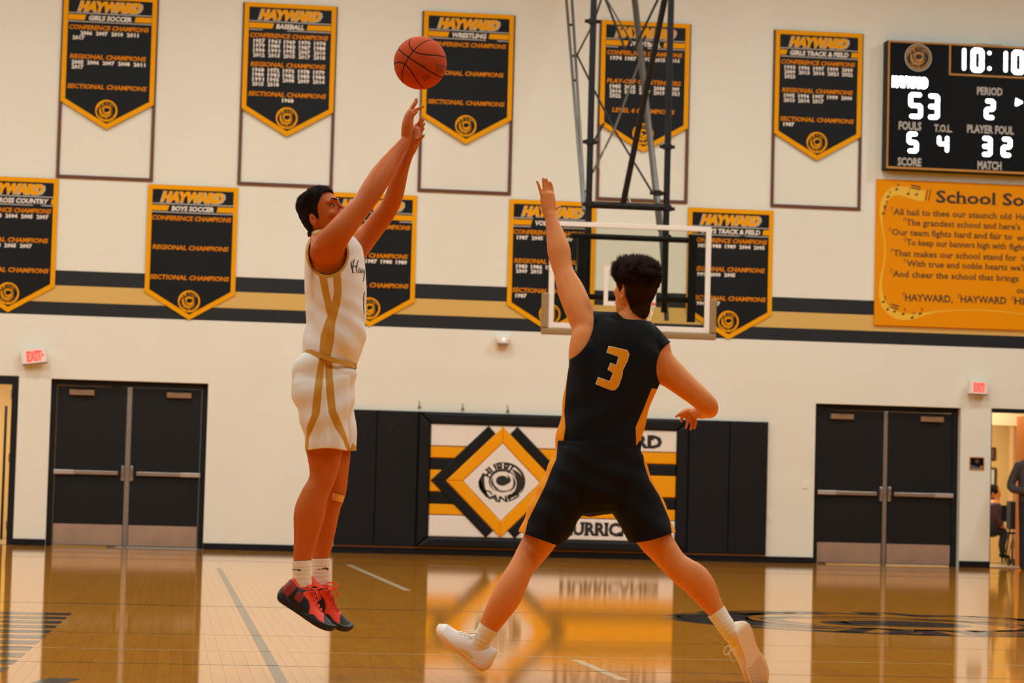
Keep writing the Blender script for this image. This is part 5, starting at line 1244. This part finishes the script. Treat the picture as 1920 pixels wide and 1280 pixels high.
for cx, cy, an, L_2 in ((827, 127, .15, ((818, 121, 4, 6), (823, 121, 5, 2), (824, 125, 3, 3), (829, 121, 3, 7), (834, 122, 2, 5), (819, 130, 6, 2), (820, 134, 3, 4), (826, 130, 2, 7), (830, 131, 4, 2), (830, 135, 4, 2))), (800, 146, -.5, ((794, 141, 2, 10), (796, 141, 4, 2), (801, 142, 2, 9), (805, 141, 2, 8), (798, 146, 3, 2))), (792, 122, .3, ((786, 120, 3, 3), (790, 120, 2, 4), (793, 121, 3, 2), (797, 120, 2, 3)))):
    decal(bbv, merge(*[rotpx(([(x, y), (x+w_, y), (x+w_, y+h_), (x, y+h_)], [(0, 1, 2, 3)]), cx, cy, an) for x, y, w_, h_ in L_2]), .0006, 'print_mark', ball, K['ballprint'], label='faded dark print on the ball')
# ================================================================ the defender
DY = FP(1432, 1284).y; 
DY = (DY+FP(880, 1264).y)/2
Q2 = mk(DY); k2_ = 1/scale_at(DY)
def C2(px, py, d, r, rb=None): return (Q2(px, py, d), r*k2_, (rb if rb is not None else r*k2_))
defender = empty('person', (Q2(1150, 900).x, DY, 0), 'person in a black and gold uniform, number 3, seen from behind with one arm raised', 'person', 'basketball players')
th = math.radians(31); pt_ = math.radians(12)
HM2 = head_frame(Q2(1190, 546, 0), (-math.sin(th)*math.cos(pt_), math.cos(th)*math.cos(pt_), math.sin(pt_)), (.06, -.2, 1))
torso2 = [C2(1188, 604, .0, 26, .065), C2(1182, 622, 0, 52, .085), C2(1170, 645, .0, 74, .105), C2(1158, 680, 0, 78, .115), C2(1148, 715, 0, 74, .118), C2(1136, 755, 0, 66, .112), C2(1128, 800, 0, 64, .11), C2(1122, 845, 0, 66, .12), C2(1120, 890, 0, 68, .13)]
LL = [C2(1094, 865, 0, 42, .10), C2(1062, 925, .02, 39, .098), C2(1030, 978, .03, 35, .088), C2(1010, 1015, .03, 31, .078), C2(992, 1042, .02, 26.5, .068), C2(977, 1066, .0, 24, .062), C2(962, 1094, -.02, 26.5, .064), C2(949, 1120, -.03, 27.5, .064), C2(932, 1148, -.03, 24, .055), C2(915, 1178, -.02, 18.5, .042), C2(901, 1204, -.01, 14, .031), C2(894, 1219, -.0, 12, .026)]
LR = [C2(1152, 865, 0, 42, .10), C2(1180, 922, -.01, 40, .098), C2(1206, 972, -.02, 36, .088), C2(1228, 1010, -.03, 32, .078), C2(1247, 1035, -.04, 27.5, .068), C2(1264, 1056, -.05, 25.5, .062), C2(1283, 1072, -.06, 27.5, .062), C2(1301, 1084, -.07, 29, .062), C2(1318, 1105, -.075, 27, .057), C2(1334, 1131, -.08, 20, .045), C2(1349, 1154, -.085, 15.5, .036), C2(1366, 1180, -.088, 14, .032)]
AL = [C2(1122, 645, .0, 34, .07), C2(1108, 620, .02, 33, .066), C2(1094, 598, .04, 29, .060), C2(1082, 572, .07, 27, .055), C2(1070, 543, .11, 25.5, .050), C2(1058, 513, .15, 19.8, .044), C2(1052, 492, .17, 20.5, .044), C2(1048, 470, .19, 22.3, .046), C2(1042, 442, .22, 18, .040), C2(1035, 416, .245, 12.8, .030), C2(1032, 402, .255, 11.5, .025)]
AR = [C2(1222, 668, 0, 36, .07), C2(1240, 686, -.005, 32, .062), C2(1262, 704, -.01, 27.5, .055), C2(1286, 724, -.02, 23.5, .050), C2(1309, 743, -.025, 21, .046), C2(1326, 760, -.02, 20, .044), C2(1330, 768, .02, 17, .040)]
AF = [C2(1327, 760, -.01, 19, .042), C2(1322, 768, .06, 15.5, .040), C2(1314, 772, .13, 13, .034), C2(1304, 774, .19, 10, .026), C2(1299, 775, .21, 10, .027)]
H2 = [loft([C2(1032, 406, .253, 11.5, .022), C2(1029, 394, .26, 13.5, .020), C2(1027.5, 378, .268, 15, .017), C2(1026, 364, .275, 14, .014)], 18, 4)]
for p in ([(1016.5, 368, .272), (1013, 357, .275), (1009.5, 346, .276), (1006.5, 339.5, .274)], [(1022, 364, .276), (1020.5, 352, .282), (1019, 342, .284), (1018, 334, .282)], [(1028, 363, .278), (1027, 351, .285), (1025.5, 341, .287), (1024, 335, .285)], [(1035, 366, .276), (1035, 356, .284), (1033.5, 347, .286), (1031.5, 341.5, .284)]):
    H2.append(finger(Q2, p, 4.3 if p[0][0] > 1018 else 3.9, k2_))
H2.append(finger(Q2, [(1036, 394, .262), (1042, 390, .28), (1047, 387, .295), (1050, 387, .305)], 4.8, k2_))
H2 += [loft([C2(1301, 774, .205, 9.5, .026), C2(1292, 773.5, .225, 10, .034), C2(1283, 775, .235, 8.5, .036), C2(1277, 777, .24, 6.5, .034)], 16, 4)]
for p in ([(1300, 779, .19), (1304, 788, .185), (1303.5, 797, .18), (1301.5, 804, .178)], [(1293, 781, .20), (1296.5, 791, .192), (1296, 800, .186), (1293.5, 806, .182)], [(1287, 781, .215), (1289, 790, .205), (1287.5, 798, .198), (1285.5, 803.5, .194)], [(1280, 779, .235), (1279, 784, .23), (1277.5, 788, .225), (1276.5, 790, .22)], [(1283, 772, .245), (1276, 775, .252), (1270, 779, .252), (1267, 781.5, .25)]):
    H2.append(finger(Q2, p, 3.7, k2_))
neck2 = [(HM2 @ Vector((-.025, 0, -.02)), .058, .056), (HM2 @ Vector((-.03, 0, -.075)), .053, .052), (Q2(1183, 606, .0), .058, .06), (Q2(1180, 628, .0), .09, .075)]
trap = [loft([C2(1180, 606, 0, 24, .05), C2(1150, 612, .0, 24, .055), C2(1118, 616, .01, 30, .06)], 16, 4), loft([C2(1190, 610, 0, 24, .05), C2(1212, 632, .0, 26, .055), C2(1232, 660, 0, 30, .06)], 16, 4)]
lat = [loft([C2(1100, 630, .01, 30, .07), C2(1099, 672, .0, 34, .085), C2(1110, 730, 0, 32, .09)], 16, 4), loft([C2(1216, 690, .0, 26, .07), C2(1204, 730, .0, 24, .08), C2(1190, 770, 0, 24, .08)], 16, 4)]
b2m = fuse(head_parts(HM2)+[loft(torso2, 28), loft(LL), loft(LR), loft(AL), loft(AR), loft(AF), loft(neck2, 20, 5)]+H2+trap+lat, .0036, 5, .5); blend(b2m, lambda a: np.maximum.reduce([ball_w(a, Q2(1104, 622, .02), .20), ball_w(a, Q2(1236, 690, 0), .16), ball_w(a, Q2(1180, 620, 0), .10), ball_w(a, Q2(1092, 680, 0), .14)]), 70); head_dents(b2m, HM2)
face_bits(HM2, defender, K['hair2'])
make_hair(HM2, defender, K['hair2'], [(0, .074), (35, .068), (52, .05), (66, .030), (76, -.004), (84, -.004), (88, .030), (104, .036), (112, -.01), (130, -.068), (150, -.088), (180, -.108)], .012, 16000, 11,
          tuft=lambda h, az: .010*np.clip((h[:, 2]-.04)/.05, 0, 1)+.006*np.clip((az-90)/60, 0, 1)*np.clip((h[:, 2]+.04)/.05, 0, 1), slen=.024, back=1, clip=lambda a: (601-proj(a)[1])*k2_, extra=[loft([(p, a+.004, b+.004) for p, a, b in neck2[:3]], 20, 5)])
# jersey
jers = [C2(1188, 598, 0, 28, .07), C2(1184, 616, 0, 58, .10), C2(1172, 640, 0, 84, .122), C2(1158, 680, 0, 88, .132), C2(1147, 715, 0, 86, .134), C2(1138, 750, 0, 82, .132), C2(1130, 790, 0, 79, .132), C2(1123, 830, 0, 80, .136), C2(1120, 870, 0, 80, .14)]
jm = fuse([loft(jers, 40, 6), loft([C2(1100, 655, .0, 34, .10), C2(1104, 700, 0, 38, .11), C2(1106, 750, 0, 36, .11), C2(1106, 810, 0, 34, .11)], 20, 5), loft([C2(1212, 690, .0, 24, .09), C2(1202, 735, 0, 24, .10), C2(1180, 790, 0, 28, .10)], 20, 5), loft([C2(1180, 604, 0, 22, .062), C2(1150, 606, .0, 22, .066), C2(1112, 608, .01, 26, .07)], 16, 4), loft([C2(1192, 612, 0, 24, .062), C2(1218, 634, .0, 25, .066), C2(1246, 664, 0, 24, .07)], 16, 4)], .0042, 4, .5)
a = coords(jm); px, py, dd = proj(a)
fold = .004*np.sin((py+px*.55)*.10+2*fnoise(a, (4, 4, 4), 12))*np.clip((py-690)/90, 0, 1)+.004*fnoise(a, (8, 8, 5), 14); setco(jm, a+vnormals(jm)*fold[:, None])
def ell(px, py, cx, cy, ax, by, an=0):
    c_, s_ = math.cos(an), math.sin(an); x = (px-cx)*c_+(py-cy)*s_; y = -(px-cx)*s_+(py-cy)*c_; return (np.sqrt((x/ax)**2+(y/by)**2)-1)*.1
def fj2(a):
    px, py, yy = proj(a); bottom = (848+(px-1040)*-.05-py)*k2_
    nk = (np.linalg.norm((a-np.array(Q2(1185, 594, .01)))/np.array([.082, .09, .052]), axis=1)-1)*.07
    return np.minimum(np.minimum(bottom, nk), np.minimum(ell(px, py, 1064, 612, 47, 66, .35), ell(px, py, 1275, 694, 44, 56, -.15)))
cut(jm, fj2); relax_rim(jm, 4); a = coords(jm); px, py, yy = proj(a)
gold = np.maximum(polydist(px, py, [(1040, 676), (1068, 672), (1062, 720), (1058, 770), (1060, 800), (1052, 860), (1030, 860)]), polydist(px, py, [(1222, 728), (1245, 730), (1215, 800), (1206, 860), (1194, 860), (1192, 800), (1206, 768)]))
tuck(b2m, jm, lambda a: (fj2(a) > .014) & (proj(a)[1] > 618)); setattr_(jm, 'gold', gold); jbv = bvh_of(jm); jm = thicken(jm, .003)
K['jersey2'] = maskmat('black_gold_jersey', (15, 14, 15), [('gold', (240, 150, 10))], .8, .04, 260); K['jersey2'].node_tree.nodes['Principled BSDF'].inputs['Specular IOR Level'].default_value = .2
jo = link('jersey', jm, defender, K['jersey2'], label='black sleeveless jersey with gold side panels')
K['numgold'] = mat('number_gold', (238, 158, 26), .7, spec=.1)
three = [(1141.5, 648), (1176, 656), (1180, 663), (1177, 676), (1168, 694), (1167, 704), (1160, 724), (1153, 731.5), (1146, 732), (1116.5, 720), (1121.5, 706.5), (1143, 714), (1149, 699), (1139, 693), (1144.5, 679.5), (1155, 684), (1159.5, 669), (1137, 661)]
P3 = [Vector(p) for p in three]
decal(jbv, ([tuple(v) for v in P3], [tuple(range(len(P3)))]), .0015, 'number_outline', jo, K['white'], label='white outline of the number 3')
decal(jbv, (inset([(x, y) for x, y in three], 1.2), [tuple(range(len(three)))]), .0028, 'number_print', jo, K['numgold'], label='gold number 3 on the back')
# shorts
sm = fuse([loft([C2(1124, 822, 0, 80, .136), C2(1121, 850, 0, 82, .142), C2(1120, 890, 0, 88, .145), C2(1121, 920, 0, 78, .14)], 36, 6),
           loft([C2(1090, 860, 0, 52, .13), C2(1062, 915, .0, 50, .13), C2(1036, 965, .01, 47, .13), C2(1013, 1012, .02, 43, .125), C2(1000, 1040, .02, 42, .12)], 30, 6),
           loft([C2(1152, 860, 0, 52, .13), C2(1178, 915, .0, 50, .13), C2(1201, 960, -.01, 48, .13), C2(1224, 1006, -.02, 43, .125), C2(1238, 1034, -.02, 42, .12)], 30, 6)], .0042, 4, .5)
a = coords(sm); px, py, dd = proj(a); fold = .005*fnoise(a, (8, 8, 5), 19)+.003*np.sin((px*.6-py)*.12+2*fnoise(a, (4, 4, 4), 5)); setco(sm, a+vnormals(sm)*fold[:, None])
def fs2(a):
    px, py, yy = proj(a); left = px < 1120; top_ = (py-826)*k2_
    hl = 1000+22*np.clip((px-982)/62, -.3, 1)-12*np.clip((px-1045)/35, 0, 1.5); hr = 1016-18*np.clip((px-1190)/72, -.2, 1.2)+4*np.sin(np.clip((px-1183)/80, 0, 1)*PI)
    return np.minimum(top_, (np.where(left, hl, hr)-py)*k2_)
cut(sm, fs2); relax_rim(sm, 4); a = coords(sm); px, py, yy = proj(a)
gold = np.maximum(polydist(px, py, [(1030, 826), (1046, 826), (1043, 860), (1034, 880), (1020, 915), (1005, 945), (990, 975), (982, 1010), (960, 1010), (960, 900)]), polydist(px, py, [(1196, 826), (1203, 826), (1208, 870), (1218, 900), (1237, 930), (1256, 975), (1261, 1005), (1290, 1005), (1290, 850), (1210, 820)]))
setattr_(sm, 'gold', gold); tuck(b2m, sm, lambda a: (fs2(a) > .02)); link('body', b2m, defender, K['skin2']); sm = thicken(sm, .003); link('shorts', sm, defender, K['jersey2'], label='black shorts with gold side piping')
for ch in ([C2(917, 1176, -.02, 20, .045), C2(909, 1190, -.015, 18.5, .042), C2(901, 1204, -.01, 17.5, .038), C2(891, 1226, 0, 17, .032)], [C2(1343, 1146, -.083, 18.5, .040), C2(1351, 1158, -.086, 17.5, .040), C2(1359, 1170, -.09, 17, .040), C2(1370, 1186, -.088, 16.5, .038), C2(1382, 1204, -.08, 14, .030)]):
    v, f = loft(ch, 30, 8, caps=False); R_ = catmull(ch, 8); v = [Vector(p) for p in v]
    for i in range(len(R_)):
        c = Vector(R_[i][:3]); g_ = 1+.03*math.sin(i*2.0)*(i > 10)
        for q in range(30): v[i*30+q] = c+(v[i*30+q]-c)*g_
    mb = MB(); mb.add(v, f, K['sock']); mb.build('sock', defender, smooth=True, label='white ribbed sock')
h_, t_ = Q2(909, 1261, .0), Q2(813, 1184, .03)
shoe(shoe_frame(h_, t_, (.63, -.22, .75)), (t_-h_).length*1.0, 'white', defender, wide=1.12, tall=1.0, label='white basketball shoe with raised toe, left in the photo')
h_, t_ = Q2(1391, 1171, -.125), Q2(1431, 1287, -.02)
shoe(shoe_frame(h_, t_, (-.62, .72, .2)), (t_-h_).length*1.08, 'white', defender, wide=1.22, tall=1.0, label='white basketball shoe pushing off with its sole towards the camera')
# ================================================================ people and furniture in the lit room at far right
def figure(name_label, Yp, build):
    Qp = mk(Yp); kk = 1/scale_at(Yp); f = lambda px, py, d, r, rb=None: (Qp(px, py, d), r*kk, (rb if rb is not None else r)*kk)
    return Qp, kk, f
LY = 2.6
Qs, ks, Cs = figure('', LY, None)
fz = Qs(1870, 1050).z
seat = empty('person', (Qs(1866, 1040).x, LY, 0), 'seated person in a dark plum top and black trousers, just inside the far right doorway', 'person')
hd = head_frame(Qs(1862.5, 924), (.95, -.25, -.1), (0, 0, 1))
bm_ = fuse(head_parts(hd)+[loft([Cs(1861, 934, 0, 7), Cs(1861, 946, 0, 8)]), loft([Cs(1862, 945, 0, 14, 22), Cs(1862, 965, 0, 13, 22), Cs(1861, 985, 0, 14, 22)]), loft([Cs(1864, 948, -.18, 6), Cs(1867, 968, -.2, 5), Cs(1876, 984, -.2, 4), Cs(1881, 986, -.18, 4)])], .009, 3)
link('body', bm_, seat, K['skin2'])
K['plum'] = mat('plum_knit', (72, 40, 44), .8); K['trouser'] = mat('black_trousers', (28, 26, 28), .8)
link('top', fuse([loft([Cs(1861, 937, 0, 8, 12), Cs(1862, 950, 0, 16, 28), Cs(1862, 968, 0, 14.5, 26), Cs(1861, 987, 0, 16, 26)]), loft([Cs(1864, 948, -.18, 8), Cs(1867, 968, -.2, 7), Cs(1876, 983, -.2, 6)])], .009, 3), seat, K['plum'])
link('trousers', fuse([loft([Cs(1859, 983, 0, 16, 26), Cs(1861, 995, 0, 15, 26)])]+[loft([Cs(1862, 993, d, 10), Cs(1878, 996, d, 9), Cs(1882, 1004, d, 8), Cs(1879, 1020, d, 7), Cs(1880, 1034, d, 6)]) for d in (-.12, .12)], .009, 3), seat, K['trouser'])
link('hair', fuse([ellipsoid((-.012, 0, .03), (.105, .085, .10), hd)], .009, 2), seat, K['hair1'])
for d in (-.12, .12): link('shoe', fuse([loft([Cs(1877, 1040, d, 5), Cs(1886, 1043, d, 4), Cs(1892, 1044, d, 3)])], .008, 2), seat, K['black'])
def folding_chair(px, py, Yc, lab):
    p = at(px, py, Yc); x, y = p.x, p.y; root = empty('folding_chair', (x, y, 0), lab, 'chair')
    mb = MB(); mb.box(x-.21, x+.21, y-.2, y+.2, .44, .47, K['black']); mb.build('seat', root)
    mb = MB(); mb.prism(rect(x-.21, x+.21, .62, .86), y+.24, y+.21, K['black'], .008); mb.build('backrest', root)
    for sx in (-.22, .22):
        mb = MB(); mb.tube([(x+sx, y+.25, .88), (x+sx, y-.22, .0)], .013, K['steel'], 8); mb.build('leg', root); mb = MB(); mb.tube([(x+sx*.95, y-.05, .45), (x+sx*.95, y+.26, .0)], .013, K['steel'], 8); mb.build('leg', root)
folding_chair(1872, 1040, LY+.1, 'black folding chair under the seated person in the room at right')
# stroller-like rolling cart with bright slanting tubes
p = at(1904, 1040, 1.6); cx_, cy_ = p.x, p.y
root = empty('stacked_cart', (cx_, cy_, 0), 'dark upright cart with two bright slanting tubes, beside the orange door leaf', 'cart')
mb = MB(); mb.prism(rect(cx_-.10, cx_+.14, .52, .92), cy_+.12, cy_-.08, K['trouser'], .03); mb.build('bag', root)
for dx in (0, .10):
    mb = MB(); mb.tube([(cx_-.06+dx, cy_-.12, .06), (cx_+.03+dx, cy_-.12, .54)], .010, K['steel'], 8); mb.build('tube', root)
mb = MB(); mb.tube([(cx_-.12, cy_+.1, .05), (cx_-.05, cy_+.1, .55)], .012, K['pipe'], 8); mb.build('rear_tube', root)
for dx in (-.06, .05):
    for dy in (-.1, .1): mb = MB(); mb.tube([(cx_+dx-.012, cy_+dy, .055), (cx_+dx+.012, cy_+dy, .055)], .055, K['black'], 16); mb.build('wheel', root)
# long table behind
p0, p1 = at(1852, 968, 3.4), at(1900, 970, 3.4); zt = .73
root = empty('folding_table', ((p0.x+p1.x)/2, 3.4, 0), 'black topped folding table behind the seated person', 'table')
mb = MB(); mb.box(p0.x-.5, p1.x+.35, 3.1, 3.75, zt-.03, zt, K['black']); mb.build('table_top', root)
for x in (p0.x-.3, (p0.x+p1.x)/2+.12, p1.x+.25):
    for y in (3.2, 3.65): mb = MB(); mb.tube([(x, y, 0), (x, y, zt-.03)], .014, K['pipe'], 8); mb.build('leg', root)
# posters on the lobby wall
for i, (a, b, c, d, col, lb) in enumerate(((1852, 838, 1866, 862, (120, 84, 60), 'brown framed picture high on the lobby wall'), (1852, 876, 1867, 912, (236, 214, 180), 'pale picture collage lower on the lobby wall'))):
    q0, q1 = at(a, b, 5.18), at(c, d, 5.18); root = empty('wall_picture', ((q0.x+q1.x)/2, 5.17, q1.z), lb, 'picture')
    mb = MB(); mb.prism(rect(q0.x, q1.x, q1.z, q0.z), 5.195, 5.17, mat('picture_frame', (70, 50, 34), .6), .004); mb.build('picture_frame', root)
    mb = MB(); mb.prism(rect(q0.x+.03, q1.x-.03, q1.z+.03, q0.z-.03), 5.169, 5.166, mat('picture_print', col, .7, noise_amt=.6, noise_scale=9)); mb.build('picture_print', root)
# the one standing at the very edge of the frame
SYp = -.7; Qe, ke, Ce = figure('', SYp, None); gx_ = Qe(1934, 1000).x
stand = empty('person', (gx_, SYp, 0), 'person in a dark grey jacket standing at the right edge, mostly out of frame', 'person')
def Cz(dx, dy, z, r, rb): return (Vector((gx_+dx, SYp+dy, z)), r, rb)
hd = head_frame(Vector((gx_, SYp, 1.62)), (-.2, -.97, 0), (0, 0, 1))
link('body', fuse(head_parts(hd)+[loft([Cz(0, .02, 1.56, .055, .055), Cz(0, .02, 1.44, .06, .06)]), loft([Cz(0, 0, 1.42, .15, .09), Cz(0, 0, 1.2, .16, .11), Cz(0, 0, .95, .15, .11)])]+[loft([Cz(s_*.09, 0, .95, .08, .08), Cz(s_*.1, 0, .5, .055, .055), Cz(s_*.1, .01, .09, .04, .04)]) for s_ in (-1, 1)]+
     [loft([Cz(-.20, 0, 1.38, .045, .045), Cz(-.27, .03, 1.1, .04, .04), Cz(-.12, -.16, 1.05, .032, .032), Cz(-.02, -.2, 1.06, .03, .02)])]+[loft([Cz(.20, 0, 1.38, .045, .045), Cz(.25, .03, 1.1, .04, .04), Cz(.25, -.05, .86, .03, .03)])], .010, 3), stand, K['skin2'])
link('jacket', fuse([loft([Cz(0, 0, 1.48, .09, .07), Cz(0, 0, 1.42, .19, .11), Cz(0, 0, 1.2, .19, .135), Cz(0, 0, .9, .18, .13)]), loft([Cz(-.19, 0, 1.39, .06, .06), Cz(-.28, .03, 1.1, .058, .058), Cz(-.14, -.16, 1.05, .045, .045)]), loft([Cz(.19, 0, 1.39, .06, .06), Cz(.26, .03, 1.1, .055, .055), Cz(.25, -.05, .9, .045, .045)])], .010, 3), stand, mat('grey_jacket', (62, 54, 52), .8))
link('trousers', fuse([loft([Cz(0, 0, .98, .165, .12), Cz(0, 0, .86, .17, .12)])]+[loft([Cz(s_*.09, 0, .9, .095, .09), Cz(s_*.1, 0, .5, .07, .07), Cz(s_*.1, .01, .06, .06, .06)]) for s_ in (-1, 1)], .010, 3), stand, K['trouser'])
link('hair', fuse([ellipsoid((-.012, 0, .03), (.105, .085, .10), hd)], .009, 2), stand, K['hair1'])
for s_ in (-1, 1): link('shoe', fuse([loft([Cz(s_*.1, .05, .04, .045, .04), Cz(s_*.1, -.08, .04, .045, .04), Cz(s_*.1, -.18, .03, .035, .028)])], .008, 2), stand, K['black'])
